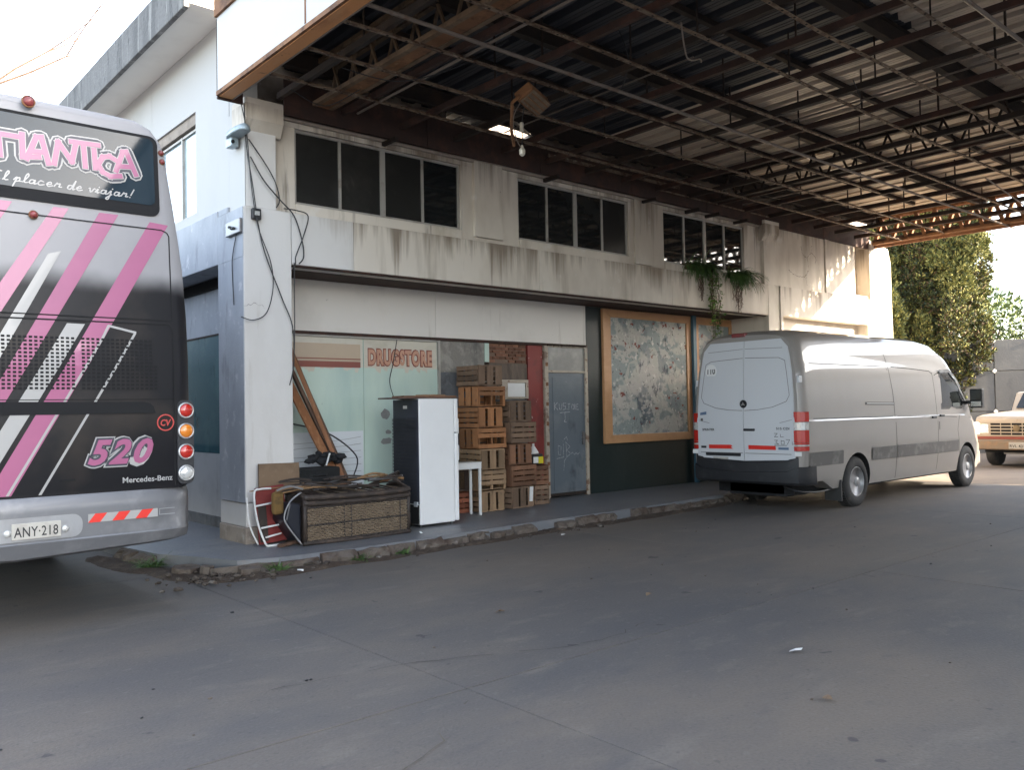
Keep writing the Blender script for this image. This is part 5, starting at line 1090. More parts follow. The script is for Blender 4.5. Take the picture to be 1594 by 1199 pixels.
# ------------------------------------------------------------------ old pickup nose-on beyond the van
tr = thing('pickup_truck', (22.4, 7.42, 0), 'old cream pickup truck with a barred grille facing the yard behind the van', 'truck')
M['cream_paint'] = mat('faded_cream_paint', (.40, .33, .25), .5, 0, [((.33, .27, .2), 2, I3, .5, .68, .6), ((.3, .2, .13), 7, I3, .64, .72, .5)], coat=.3)
M['truckbumper'] = mat('tan_bumper', (.20, .145, .10), .5, .1, [((.3, .17, .09), 5, I3, .5, .66, .7)])
def TB(x0, y0, z0, x1, y1, z1, name, mt, bev=.0, par=None): return MB().box(x0, y0, z0, x1, y1, z1).obj(name, M[mt] if isinstance(mt, str) else mt, par or tr, bev=bev)
m = MB(); sec = [(0, .62), (0, 1.16), (.06, 1.24), (.4, 1.275), (2.0, 1.345), (2.04, .62)]
m.prism(sec, 'y', -.93, .93); autosmooth(m.obj('front_body', M['cream_paint'], tr, bev=.035), 40)
m = MB(); m.prism([(1.56, .5), (1.56, 1.33), (2.25, 1.36), (2.66, 1.84), (3.15, 1.86), (3.25, 1.3), (3.25, .5)], 'y', -.88, .88); cabo = m.obj('cab', M['cream_paint'], tr, bev=.05)
m = MB(); m.add([(2.29, -.76, 1.40), (2.29, .76, 1.40), (2.63, .68, 1.80), (2.63, -.68, 1.80)], [(0, 1, 2, 3)]); o = m.obj('windscreen', M['darkglass'], cabo); o.location = (-.02, 0, .02)
for s in (-1, 1):
    m = MB(); m.prism([(2.36, 1.37), (2.72, 1.79), (3.0, 1.79), (3.0, 1.37)], 'y', s * .883 - .004, s * .903 + .004); m.obj('side_window', M['darkglass'], cabo)
TB(3.26, -.93, .55, 5.2, .93, 1.25, 'load_bed', 'cream_paint', .03)
g = TB(-.035, -.80, .76, -.002, .80, 1.115, 'grille', 'cream_paint', .008)
for r_ in range(4):
    for c in range(5):
        y0 = -.585 + c * .236; TB(-.039, y0, .795 + r_ * .078, -.034, y0 + .215, .795 + r_ * .078 + .048, 'grille_slot', 'hole', 0, g)
c = V((-.045, 0, .955)); MB().lathe(c, (-1, 0, 0), [(.085, 0), (.08, .012), (.001, .018)], 20).obj('badge', M['goldbadge'], g).scale = (1, 1, 1)
for s in (-1, 1): TB(-.05, s * .71 - .10, .83, -.03, s * .71 + .10, 1.06, 'headlight', 'clearlens', .015, tr)
TB(-.03, -.90, .685, .0, .90, .755, 'red_trim', 'redstrip', .004)
TB(-.16, -.97, .44, -.03, .97, .66, 'front_bumper', 'truckbumper', .025)
p_ = TB(-.172, -.22, .47, -.162, .14, .625, 'licence_plate', 'plate', .004); m = MB(); letters(m, 'RVL 431', .09, lambda a, b_: (-.1745, .12 - a, .505 + b_), 0, .001, 0, 1, .32); m.obj('plate_letters', M['black'], p_)
for s in (-1, 1):
    for x in (.85, 4.2):
        w_ = MB().lathe((x, s * .78, .37), (0, s, 0), [(.2, -.12), (.34, -.12), (.37, -.08), (.37, .08), (.34, .12), (.22, .12)], 28).obj('wheel', M['rubber'], tr, True); MB().lathe((x, s * .78, .37), (0, s, 0), [(.215, .10), (.20, .115), (.15, .08), (.06, .10), (.01, .1)], 18).obj('rim', M['steelgrey'], w_, True)
TB(.2, -.8, .36, 5.0, .8, .62, 'underbody', 'hole')
TB(.55, -.5, .30, .62, .5, .34, 'axle', 'steelgrey')
# ------------------------------------------------------------------ wooden crates
def wood(name, c, dk):
    return mat(name, c, .8, 0, [(tuple(a * .62 for a in c), 4, (1, 1, .35), .48, .64, .7), (tuple(min(1, a * 1.35) for a in c), 9, (1, 1, .3), .55, .68, .5), (dk, 16, I3, .64, .70, .7, 2)], bump=(.4, 35, .004), rnd=.32)
WD = {'tan': wood('tan_slat', (.18, .115, .075), (.06, .05, .04)), 'orange': wood('orange_slat', (.28, .125, .052), (.08, .04, .03)), 'pale': wood('pale_slat', (.26, .168, .098), (.08, .07, .06)),
      'dark': wood('dark_slat', (.10, .064, .05), (.03, .025, .02)), 'brown': wood('brown_slat', (.185, .09, .05), (.05, .03, .03)), 'red': wood('red_brown_slat', (.26, .085, .045), (.06, .03, .03))}
CW, CD, CH = .52, .46, .303
def crate_parts(wm, seed, sx=1.):
    """slats along the long sides, upright boards with dark gaps on the ends"""
    r = random.Random(seed); W2, D2 = CW * sx / 2, CD / 2; P = []
    def pc(name, x0, y0, z0, x1, y1, z1):
        c = V(((x0 + x1) / 2, (y0 + y1) / 2, (z0 + z1) / 2)); h = V(((x1 - x0) / 2, (y1 - y0) / 2, (z1 - z0) / 2)); j = .0025
        mm = MB(); mm.box(-h.x, -h.y, -h.z, h.x, h.y, h.z); mm.v = [tuple(a + r.uniform(-j, j) for a in p) for p in mm.v]
        me = mm.mesh(name, WD[wm]); P.append((name, me, c, (0, 0, r.gauss(0, .004))))
    n = 4; gap = .014; h = (CH - .012 - gap * (n - 1)) / n
    for s in (-1, 1):
        for k in range(n):
            z = .006 + k * (h + gap); y0 = s * D2 - (.0 if s > 0 else -.0); pc('slat', -W2, y0 - (.009 if s > 0 else 0), z, W2, y0 + (.009 if s < 0 else 0), z + h * r.uniform(.9, 1.0))
        for x in (-W2 + .005, W2 - .035): pc('post', x + .004, s * D2 - (.036 if s > 0 else -.0095), .008, x + .028, s * D2 + (-.0095 if s > 0 else .036), CH - .008)
        pc('post', -.015, s * D2 - (.03 if s > 0 else -.0095), .02, .015, s * D2 + (-.0095 if s > 0 else .03), CH - .02)
    wd = [.115, .055, .055, .115]; gp = (CD - .03 - sum(wd)) / 3
    for s in (-1, 1):
        y = -D2 + .015
        for k in range(4):
            if not (k == 1 and r.random() < .2): pc('end_board', s * W2 - (.0 if s > 0 else .010) , y, .022, s * W2 + (.010 if s > 0 else 0), y + wd[k] * r.uniform(.95, 1.04), CH - .02)
            y += wd[k] + (gp * 1.45 if k != 1 else gp * .1)
        for z in (.003, CH - .024): pc('end_rail', s * W2 - (.012 if s > 0 else -.002), -D2 + .0105, z, s * W2 + (-.002 if s > 0 else .012), D2 - .0105, z + .021)
    for k in range(5): pc('bottom_board', -W2 + .014, -D2 + .02 + k * .086, .012, W2 - .014, -D2 + .02 + k * .086 + .07, .02)
    return P
rc = random.Random(12)
PROTO = {(c, sm): crate_parts(c, i * 7 + sm, .58 if sm else 1.) for i, c in enumerate(WD) for sm in (0, 1)}
def crate(x, y, z, col, turned, lab, rz=0, small=0):
    t = thing('crate', (x, y, z), lab, 'crate', 'wooden fruit crates stacked by the door', (R(90) if turned else 0) + rz * 1.8); t.rotation_euler.x = rc.gauss(0, .004); t.rotation_euler.y = rc.gauss(0, .004)
    for nme, me, c, rt in PROTO[(col, small)]:
        if nme in ('slat', 'bottom_board') and rc.random() < .05: continue
        o = bpy.data.objects.new(nme, me); COL.objects.link(o); o.parent = t; o.location = c; o.rotation_euler = rt
    return t
rc = random.Random(12)
LS = [('pale', 1, 'pale brown upright-boarded crate at the foot of the tall left stack'), ('pale', 0, 'pale horizontally slatted crate second from the bottom of the tall left stack'), ('pale', 1, 'pale crate with printed upright boards third from the bottom of the tall left stack'),
      ('orange', 0, 'light orange slatted crate in the middle of the tall left stack'), ('orange', 1, 'orange crate with one wide dark slit, third from the top of the tall left stack'), ('orange', 0, 'bright orange tightly slatted crate second from the top of the tall left stack'), ('tan', 1, 'tan crate with two dark slits topping the tall left stack')]
for k, (c, t, lab) in enumerate(LS):
    w2 = (CD if t else CW) / 2; d2 = (CW if t else CD) / 2
    crate(7.70 + w2 + rc.uniform(-.02, .02), 9.60 + d2 + rc.uniform(-.02, .02), .132 + k * (CH + .004), c, t, lab, rc.uniform(-.03, .03))
crate(7.50, 9.98, .132, 'red', 0, 'small red brown slatted crate on the ground behind the white table leg', .03, 1)
crate(7.50, 10.0, .132 + CH + .004, 'dark', 1, 'dark crate on the small red brown one under the table top', .0, 1)
RS = [('tan', 1, 'weathered upright-boarded crate with a white tag at the foot of the middle stack'), ('brown', 0, 'brown slatted crate second from the bottom of the middle stack'), ('brown', 1, 'brown crate with pale printed right board in the middle of the middle stack'), ('tan', 0, 'grey brown slatted crate second from the top of the middle stack'), ('tan', 1, 'tan crate with two dark gaps topping the middle stack')]
for k, (c, t, lab) in enumerate(RS):
    w2 = (CD if t else CW) / 2; d2 = (CW if t else CD) / 2
    crate(8.30 + w2 + rc.uniform(-.02, .02), 9.62 + d2 + rc.uniform(-.02, .02), .132 + k * (CH + .022), c, t, lab, rc.uniform(-.03, .03)).scale = (1, 1, 1.06)
for k, (c, lab) in enumerate([('tan', 'small slatted crate on the ground next to the grey door'), ('brown', 'small reddish crate under the black and yellow jug')]):
    crate(8.985 + .03, 9.70 + .23, .132 + k * (CH + .006), c, 0, lab, rc.uniform(-.03, .03), 1)
tg = MB().box(-.035, -.003, -.11, .035, .003, .11).obj('paper_tag', M['white'], loc=(8.68, 9.585, .33), rot=(0, .08, .05)); tag(tg, 'white paper tag stuck on the lowest crate of the middle stack', 'tag')
jg = thing('jug', (8.98, 9.82, .132 + 2 * (CH + .006)), 'black jug with white and yellow labels and pale funnel on the small reddish crate', 'jug')
MB().box(-.11, -.08, .0, .11, .08, .17).obj('body', M['black'], jg, bev=.025)
MB().box(-.105, -.083, .03, -.0, -.0805, .125).obj('label', M['white'], jg); MB().box(.003, -.083, .02, .105, -.0805, .125).obj('label', M['yellow'], jg)
MB().lathe((-.03, 0, .172), (0, 0, 1), [(.085, 0), (.08, .03), (.03, .11), (.02, .12), (.02, .16)], 16).obj('funnel', M['white'], jg, True)

# ------------------------------------------------------------------ refrigerator, turned sideways
fr = thing('refrigerator', (6.46, 9.23, .13), 'old white two door refrigerator standing sideways on the pavement with its dark back showing', 'refrigerator')
x0, x1, y0, y1 = -.275, .285, -.30, .30
MB().box(x0, y0, .035, x1, y1, 1.645).obj('cabinet', M['enamel'], fr, bev=.018)
MB().box(x1 + .006, y0, 1.20, x1 + .066, y1, 1.645).obj('freezer_door', M['enamel'], fr, bev=.015); MB().box(x1 + .006, y0, .045, x1 + .066, y1, 1.19).obj('door', M['enamel'], fr, bev=.015)
MB().box(x1 + .0, y0 + .02, .06, x1 + .006, y1 - .02, 1.63).obj('gasket', M['black'], fr)
for z in (1.30, .95): MB().box(x1 + .067, y0 + .03, z - .12, x1 + .10, y0 + .06, z + .08).obj('handle', M['white'], fr, bev=.008)
bp_ = MB().box(x0 - .004, y0 + .012, .30, x0 + .0, y1 - .012, 1.635).obj('back_panel', M['fridgeback'], fr)
m = MB()
for k in range(24): m.tube([(x0 - .03, y0 + .03, .36 + k * .044), (x0 - .03, y1 - .03, .36 + k * .044)], .0045, 5)
m.obj('condenser_pipe', M['black'], fr)
m = MB()
for k in range(26): yy = y0 + .035 + k * .0212; m.tube([(x0 - .036, yy, .34), (x0 - .036, yy, 1.40)], .002, 4)
m.obj('condenser_wire', M['black'], fr)
MB().box(x0 - .02, y0 + .02, .05, x0 + .002, y1 - .02, .29).obj('compressor_bay', M['hole'], fr); MB().lathe((x0 - .02, -.02, .06), (0, 0, 1), [(.09, 0), (.1, .05), (.1, .12), (.05, .17)], 14).obj('compressor', M['black'], fr, True)
MB().box(x0 - .03, y0 + .03, .27, x0 - .005, y0 + .10, .33).obj('drain_box', M['clearplastic'], fr)
MB().box(x0 - .006, -.04, 1.52, x0 - .0045, .05, 1.56).obj('data_sticker', M['white'], bp_)
for y in (-.25, .25):
    for x in (x0 + .04, x1 - .03): MB().lathe((x, y, .0), (0, 0, 1), [(.02, 0), (.02, .036)], 8).obj('foot', M['black'], fr)
for k, (x, y, sx, sy, rz_, mt, lab) in enumerate([(6.38, 9.2, 1.0, .44, .06, 'dark', 'long dark board lying lowest on top of the refrigerator'), (6.42, 9.14, .80, .3, -.05, 'brown', 'shorter reddish brown board on top of the dark one on the refrigerator'), (6.6, 9.25, .34, .24, .3, 'pale', 'small pale wooden offcut on top of the boards on the refrigerator')]):
    o = MB().box(-sx / 2, -sy / 2, 0, sx / 2, sy / 2, .018).obj('board', WD[mt], loc=(x, y, 1.777 + k * .0195), rot=(.0, [-.0, .004, 0][k], rz_), bev=.003); tag(o, lab, 'board', 'boards lying on the refrigerator')

# ------------------------------------------------------------------ white table
tb = thing('table', (7.28, 9.60, .13), 'white table half hidden between the refrigerator and the crates', 'table')
MB().box(-.34, -.19, .735, .305, .0 + .06, .752).obj('top', M['white'], tb, bev=.004)
MB().box(-.33, -.185, .66, .30, -.165, .733).obj('apron', M['white'], tb); MB().box(.28, -.163, .66, .298, .05, .733).obj('apron', M['white'], tb)
for x in (-.31, .28):
    for y in (-.184, .03): MB().box(x - .016, y, 0, x + .018, y + .03, .70).obj('leg', M['white'], tb, bev=.004)

# ------------------------------------------------------------------ tipped wicker sofa
sf = thing('wicker_sofa', (5.17, 8.72, .13), 'broken wicker sofa tipped on its back on the pavement with its woven base facing out', 'sofa')
SW, SH, SDp = .69, .44, .42
rs = random.Random(31)
m = MB()   # weave: wavy horizontal strands over uprights
nst = 44
for k in range(20):
    z = .045 + k * .0198
    pts = [(-SW + .03 + (2 * SW - .06) * i / nst, -.012 + .012 * (1 if (i + k) % 2 else -1) + rs.gauss(0, .0012), z + rs.gauss(0, .0022)) for i in range(nst + 1)]
    m.tube(pts, .0098, 5, 1 if rs.random() < .06 else 0)
tag(m.obj('woven_panel', [M['wicker'], M['wickerdark']], sf), kind='stuff')
MB().box(-SW + .01, .0, .03, SW - .01, .012, SH).obj('panel_backing', M['wickerdark'], sf)
for x in (-.20, -.11, .56): MB().tube([(x, -.018, .03), (x + rs.uniform(-.01, .01), -.022, SH)], .008, 6).obj('upright', M['wickerdark'], sf)
for z, r_ in ((.02, .028), (SH + .02, .034), (SH + .085, .036)): MB().tube(smooth_pts([(-SW - .02, 0, z + .012), (-.3, -.01, z), (.3, -.012, z - .004), (SW + .02, 0, z + .008)], 5), r_, 8).obj('rail', M['wickerdark'], sf, True)
for x in (-SW - .0, SW): MB().tube([(x, 0, .02), (x, .0, SH + .1)], .026, 8).obj('corner_post', M['wickerdark'], sf, True)
for x in (-SW, SW): MB().tube(smooth_pts([(x, 0, SH + .10), (x - .02, .2, SH + .16), (x, .45, SH + .12)], 5), .026, 8).obj('arm_rail', M['wickerdark'], sf, True)
MB().box(-SW, .02, .0, SW, .46, SH).obj('inner_frame', M['wickerdark'], sf)
for k in range(17):
    x = -SW + .05 + k * .081; MB().bar((x, .0, SH + .115), (x + rs.uniform(-.10, .02), .42, SH + .13 + rs.uniform(-.01, .03)), .022, .012).obj('slat', [M['wickerdark'], M['wicker']][k % 3 == 0], sf)
m = MB(); m.prism([(-SW - .02, .02), (-SW - .21, .30), (-SW - .16, .50), (-SW - .02, SH + .03)], 'y', .05, .40); m.obj('torn_cover', M['tarp'], sf, bev=.02)
MB().tube(smooth_pts([(-SW - .05, -.03, .02), (-SW - .18, .03, .22), (-SW - .22, .06, .34), (-SW - .15, .06, .50), (-SW - .02, .04, .60)], 5), .011, 6).obj('bent_tube', M['steelgrey'], sf, True)
MB().box(-SW - .32, .12, .36, -SW - .18, .2, .62).obj('foam_scrap', M['foam'], sf, bev=.04)
m = MB()   # loose sticks heaped on top
for k in range(34):
    x = rs.uniform(-.85, .75); L = rs.uniform(.25, .75); a = rs.uniform(-.35, .35) + (0 if x > -.3 else 2.6); z = SH + .16 + rs.uniform(0, .10)
    p = V((x, rs.uniform(.02, .4), z)); d_ = V((math.cos(a), math.sin(a) * .5, rs.uniform(-.12, .1))) * L / 2
    m.tube(smooth_pts([p - d_, p + V((0, 0, rs.uniform(-.02, .04))), p + d_], 4), rs.uniform(.006, .016), 5, rs.choice([0, 0, 0, 1, 2]))
for k in range(7):   # bent canes arching up at the right
    m.tube(smooth_pts([(.1 + k * .05, .1 + k * .03, SH + .14), (.45 + k * .03, .12, SH + .24 + k * .012), (.72, .05 + k * .05, SH + .12)], 5), .010, 5, 0)
tag(m.obj('loose_sticks', [M['wickerdark'], M['wickertan'], M['steelgrey']], sf), kind='stuff')

# ------------------------------------------------------------------ leaning timber, case, chair, boards
for k, (a, b_, w_, t_, rl, mt, lab) in enumerate([((5.56, 9.40, .36), (4.96, 10.18, 2.66), .14, .05, .3, 'timber', 'thickest orange timber leaning between the corner pillar and the drugstore window'), ((5.47, 9.34, .36), (4.88, 10.12, 2.22), .12, .03, -.5, 'timber', 'second orange plank leaning left of the thickest timber'), ((5.62, 9.60, .60), (4.92, 10.24, 2.80), .045, .03, .2, 'timberdark', 'thin dark batten leaning above the orange planks'), ((5.58, 9.47, .40), (4.93, 10.19, 2.46), .09, .04, .6, 'timberdark', 'dark brown plank sandwiched behind the two orange timbers'), ((5.44, 9.36, .62), (5.95, 9.05, .80), .05, .02, 0, 'timber', 'short orange lath lying across the sticks on the wicker sofa')]):
    o = MB().bar(V(a) - V(a), V(b_) - V(a), w_, t_, roll=rl).obj('plank', M[mt], loc=a, bev=.004); tag(o, lab, 'plank', 'loose timbers by the drugstore window')
tag(MB().tube(smooth_pts([(5.0, 10.20, 1.5), (5.5, 10.05, 1.35), (5.75, 9.75, 1.05), (5.66, 9.66, .80)], 6), .010, 6).obj('hose', M['black'], loc=(0, 0, 0)), 'thin black hose curving down in front of the window beside the leaning timbers', 'hose')
cs = thing('suitcase', (4.97, 9.42, .72), 'dark suitcase lying on the junk behind the wicker sofa', 'suitcase')
MB().box(-.28, -.14, 0, .28, .14, .235).obj('shell', M['case'], cs, bev=.02); MB().box(-.283, -.143, .112, .283, .143, .124).obj('seam', M['black'], cs); MB().tube(smooth_pts([(-.08, -.14, .14), (-.06, -.18, .15), (.06, -.18, .15), (.08, -.14, .14)], 4), .01, 6).obj('handle', M['black'], cs)
MB().box(4.55, 9.27, .13, 5.45, 9.62, .715).obj('junk_box', M['wickerdark'], bev=.01); tag(bpy.data.objects['junk_box'], 'low dark box under the suitcase behind the wicker sofa', 'box')
m = MB(); rr = random.Random(6)
for k in range(26): u = rr.random(); m.ico((-.2 + u * .42, rr.uniform(-.05, .05), .03 + rr.uniform(-.01, .12) * math.sin(3.14 * (.15 + .7 * u))), rr.uniform(.03, .07), (1.2, 1, .8), .3)
bgo = m.obj('bundle', M['cloth'], loc=(5.16, 9.52, .975), smooth=True); tag(bgo, 'lumpy dark cloth bundle heaped on the suitcase', 'bundle')
MB().bar((5.08, 9.32, .975), (5.14, 9.34, 1.12), .018, .01).obj('white_strip', M['white']); tag(bpy.data.objects['white_strip'], 'narrow white strip sticking up from the suitcase', 'strip')
MB().box(-.25, -.012, -.155, .25, .012, .155).obj('brown_board', M['cardboard'], loc=(4.43, 9.25, .885), rot=(-.07, .02, 0)); tag(bpy.data.objects['brown_board'], 'brown board leaning on the corner pillar above the red chair', 'board')
ch = thing('folding_chair', (4.23, 9.08, .13), 'folded beach chair with red seat and white tube frame leaning on the pillar', 'chair')
MB().tube(smooth_pts([(.02, .0, .64), (-.11, .0, .64), (-.19, -.02, .60), (-.17, -.05, .3), (-.09, -.08, .04), (-.04, -.09, .012), (.06, -.09, .014)], 5), .012, 8).obj('frame', M['white'], ch, True)
MB().tube(smooth_pts([(-.24, .06, .55), (-.22, .04, .25), (-.13, .02, .02)], 5), .010, 8).obj('frame', M['white'], ch, True)
for a, b_, z in ((-.18, .10, .47), (-.12, .22, .22), (-.07, .12, .11)): MB().tube([(a, -.045, z - .01), (b_, -.045, z + .02)], .011, 8).obj('cross_bar', M['white'], ch, True)
MB().box(-.11, .02, .02, .24, .05, .66, T=Matrix.Rotation(-.08, 4, 'Y')).obj('seat', M['redcloth'], ch, bev=.01)
MB().box(-.10, .015, .05, .0, .035, .45, T=Matrix.Rotation(-.08, 4, 'Y')).obj('webbing', M['wickerdark'], ch)
o = MB().bar((0, 0, 0), (.42, .12, .03), .06, .035).obj('plank', M['timberdark'], loc=(4.22, 8.83, .15), bev=.004); tag(o, 'short grey timber lying on the pavement in front of the red chair', 'plank', 'loose timbers by the drugstore window')

# ------------------------------------------------------------------ fittings on the wall
wl = thing('wall_lamp', (4.04, 9.52, 4.80), 'old streetlight style lamp with a pale curved hood on the white corner wall', 'lamp')
m = MB(); m.lathe((-.02, -.13, .06), (0, 1, 0), [(.02, -.26), (.07, -.22), (.085, -.05), (.08, .12), (.05, .2)], 14); m.v = [(x, y, max(z, .045)) for x, y, z in m.v]; m.obj('hood', M['lampblue'], wl, True)
MB().box(-.06, -.06, -.06, .03, .10, .044).obj('housing', M['lampblue'], wl, bev=.01); MB().lathe((-.045, -.065, -.015), (0, -1, 0), [(.022, 0), (.022, .012)], 12).obj('socket', M['hole'], wl); MB().box(.0, .0, -.05, .058, .08, .05).obj('bracket', M['steelgrey'], wl)
ms = thing('sensor_box', (4.21, F - .01, 3.94), 'small black sensor box on the corner of the band', 'box'); MB().box(-.055, -.05, -.065, .055, .008, .065).obj('case', M['black'], ms, bev=.012); MB().box(-.03, -.056, -.02, .03, -.051, .03).obj('lens', M['clearlens'], ms)
mb_ = thing('meter_box', (4.05, 9.55, 3.80), 'grey metal junction plate with bolts on the side of the corner pillar', 'box'); MB().box(-.03, -.2, -.085, .01, .2, .085).obj('plate', M['steelgrey'], mb_, bev=.01)
m = MB(); 
for y in (-.06, .0, .05): m.lathe((-.03, y, random.uniform(-.03, .03)), (-1, 0, 0), [(.018, 0), (.018, .015), (.01, .03)], 8)
m.obj('bolt', M['black'], mb_)
CB = [([(4.08, 9.33, 5.22), (4.10, 9.31, 4.7), (4.16, 9.30, 4.3), (4.27, 9.29, 3.6), (4.5, 9.29, 3.0), (4.64, 9.29, 2.65), (4.655, 9.3, 2.2), (4.60, 9.3, 1.95)], .007, 'longest black cable running down the corner pillar from the canopy'),
      ([(4.04, 9.31, 5.2), (4.1, 9.3, 4.85), (4.14, 9.29, 4.3), (4.22, 9.29, 3.8), (4.37, 9.29, 3.4), (4.40, 9.29, 3.1), (4.32, 9.29, 2.8), (4.16, 9.29, 2.70), (4.01, 9.30, 2.73)], .006, 'black cable hanging in a loop to the left across the corner pillar'),
      ([(4.12, 9.3, 4.8), (4.32, 9.3, 4.55), (4.45, 9.31, 4.35), (4.5, 9.31, 4.15), (4.46, 9.31, 4.05)], .007, 'cable curling beside the upper corner post near the lamp'),
      ([(4.14, 9.3, 4.6), (4.3, 9.3, 4.35), (4.5, 9.3, 4.15), (4.68, 9.3, 3.98), (4.78, 9.3, 3.70), (4.80, 9.3, 3.5), (4.74, 9.3, 3.41)], .008, 'thin cable crossing the band toward the shop front corner'),
      ([(4.55, 9.3, 4.05), (4.72, 9.3, 4.05), (4.86, 9.29, 4.0), (4.80, 9.3, 3.75), (4.70, 9.3, 3.5), (4.69, 9.32, 3.38), (4.73, 9.7, 3.2), (4.76, 10.2, 2.9), (4.80, 10.22, 2.4)], .007, 'grey cable looping below the first upper window and dropping to the shop front'),
      ([(4.68, 9.31, 3.42), (4.68, 9.31, 3.0), (4.675, 9.31, 2.5), (4.66, 9.31, 2.2)], .006, 'straight thin cable running down the pillar edge')]
for pts, r_, lab in CB: tag(MB().tube(smooth_pts(pts, 6), r_, 6).obj('cable', M['black']), lab, 'cable', 'loose cables on the corner of the building')
tag(MB().tube(smooth_pts([(6.74, 10.25, 2.65), (6.66, 10.24, 2.3), (6.60, 10.24, 2.05), (6.57, 10.1, 1.82)], 5), .006, 6).obj('cable', M['black']), 'black cable hanging over the drugstore lettering down to the refrigerator', 'cable', 'loose cables on the corner of the building')
o = MB().tube(smooth_pts([(4.05, 9.5, 3.72), (4.05, 9.62, 3.45), (4.06, 9.64, 3.2), (4.055, 9.6, 2.9)], 5), .006, 5).obj('cable', M['black']); tag(o, 'short cable hanging below the junction plate on the pillar side', 'cable', 'loose cables on the corner of the building')

# ------------------------------------------------------------------ litter on the yard
rl = random.Random(77)
LIT = [(4.05, 8.0, 'white', 'white crumpled paper against the kerb near the wicker sofa'), (5.93, 8.55, 'white', 'white plastic scrap at the foot of the refrigerator'), (7.55, 7.75, 'white', 'pale paper scrap on the yard below the crates'), (5.62, 4.75, 'cardboard', 'tan scrap on the open yard left of the long slab joint'), (4.35, 5.2, 'cardboard', 'small tan scrap on the yard in front of the coach'), (8.85, 2.72, 'white', 'small white scrap far out on the right of the yard'), (5.0, 3.0, 'white', 'pale curled scrap near the middle foreground'), (1.62, 3.05, 'white', 'white flat scrap in the left foreground'), (4.3, 2.4, 'cardboard', 'brown leaf-like scrap in the right foreground')]
for x, y, mt, lab in LIT:
    m = MB(); n = 6; sx = rl.uniform(.03, .055)
    ring = [(math.cos(6.283 * q / n) * sx * rl.uniform(.6, 1.2), math.sin(6.283 * q / n) * sx * .6 * rl.uniform(.6, 1.2), rl.uniform(0, .022)) for q in range(n)]
    m.add([(0, 0, .022)] + ring, [(0, i + 1, (i + 1) % n + 1) for i in range(n)]); m.add([(a, b_, c + .002) for a, b_, c in [(0, 0, .022)] + ring], [(0, (i + 1) % n + 1, i + 1) for i in range(n)])
    tag(m.obj('paper_scrap', M[mt], loc=(x, y, .132 if (x, y) == (5.93, 8.55) else .004), rot=(0, 0, rl.uniform(0, 6))), lab, 'litter', 'litter lying on the yard')
m = MB()
for k in range(50):
    x, y = rl.uniform(-1, 14), rl.uniform(1.5, 8.1)
    m.ico((x, y, .006), rl.uniform(.006, .013), (1.3, 1, .6), .3, rl.choice([0, 1]))
tag(m.obj('grit', [M['stone'], M['black']]), kind='stuff')

# ------------------------------------------------------------------ panel fence beyond the yard
fd = V((.59, -.807, 0)).normalized(); fo = V((28.74, 10.12, 0))
fe = thing('fence', tuple(fo), 'tall grey fence of large square plates behind the pickup truck', 'fence', None, math.atan2(fd.y, fd.x))
PW = 1.32
for i in range(-9, 12):
    for j, (z0, z1) in enumerate(((0, 1.285), (1.305, 2.545), (2.565, 3.53))): box('plate', i * PW + .012, -.03 + rl.uniform(-.012, .012), z0, i * PW + PW - .012, .02, z1, M['fenceplate'], fe, .01)
    MB().box(i * PW - .05, .02, 0, i * PW + .05, .12, 3.55).obj('fence_post', M['steelgrey'], fe)
    for z in (1.295, 2.555, 3.50):
        if i > -4: MB().box(-.05, -.012, -.05, .05, .012, .05).obj('washer', M['fenceplate'] if i % 2 else M['soffit'], fe, loc=(i * PW, -.05, z), rot=(0, R(45), 0), bev=.01)
for z in (1.295, 2.555): MB().box(-9 * PW, .021, z - .04, 12 * PW, .06, z + .04).obj('fence_rail', M['darksteel'], fe)
# ------------------------------------------------------------------ planting
M['fern'] = mat('fern_leaf', (.035, .085, .022), .55, rnd=.1); M['fern2'] = mat('fern_leaf_light', (.075, .14, .03), .55)
M['vine'] = mat('vine_leaf', (.11, .19, .03), .5); M['dry'] = mat('dry_stem', (.09, .05, .03), .8)
M['con1'] = mat('cypress_dark', (.035, .05, .02), .75); M['con2'] = mat('cypress_mid', (.12, .132, .034), .8); M['con3'] = mat('cypress_light', (.25, .235, .07), .8); M['con4'] = mat('cypress_brown', (.095, .06, .03), .8)
M['bark'] = mat('bark', (.10, .065, .045), .9, 0, [((.05, .035, .025), 5, (1, 1, .3), .45, .62, .7)], bump=(.8, 12, .03)); M['leafa'] = mat('leaf_mid', (.07, .11, .03), .6); M['leafb'] = mat('leaf_light', (.13, .165, .05), .6)
rv = random.Random(40)
def frond(m, base, d, L, droop, w_, mi, nseg=6):
    p = V(base); d = V(d).normalized(); pts = [p.copy()]
    for k in range(nseg): d = (d + V((0, 0, -droop / nseg))).normalized(); p = p + d * L / nseg; pts.append(p.copy())
    sx = d.cross(V((0, 0, 1))); sx = sx.normalized() if sx.length > .01 else V((1, 0, 0))
    for k in range(nseg):
        a, b_ = pts[k], pts[k + 1]; t = k / nseg; wl_ = w_ * (1 - t * .7)
        dd = (b_ - a)
        for s in (-1, 1):
            for j in (0, .5):
                q = a + dd * j; tip = q + sx * s * wl_ + dd * .9 + V((0, 0, -wl_ * .35)); m.add([q, q + dd * .42, tip], [(0, 1, 2)], mi if rv.random() < .8 else 1 - mi)
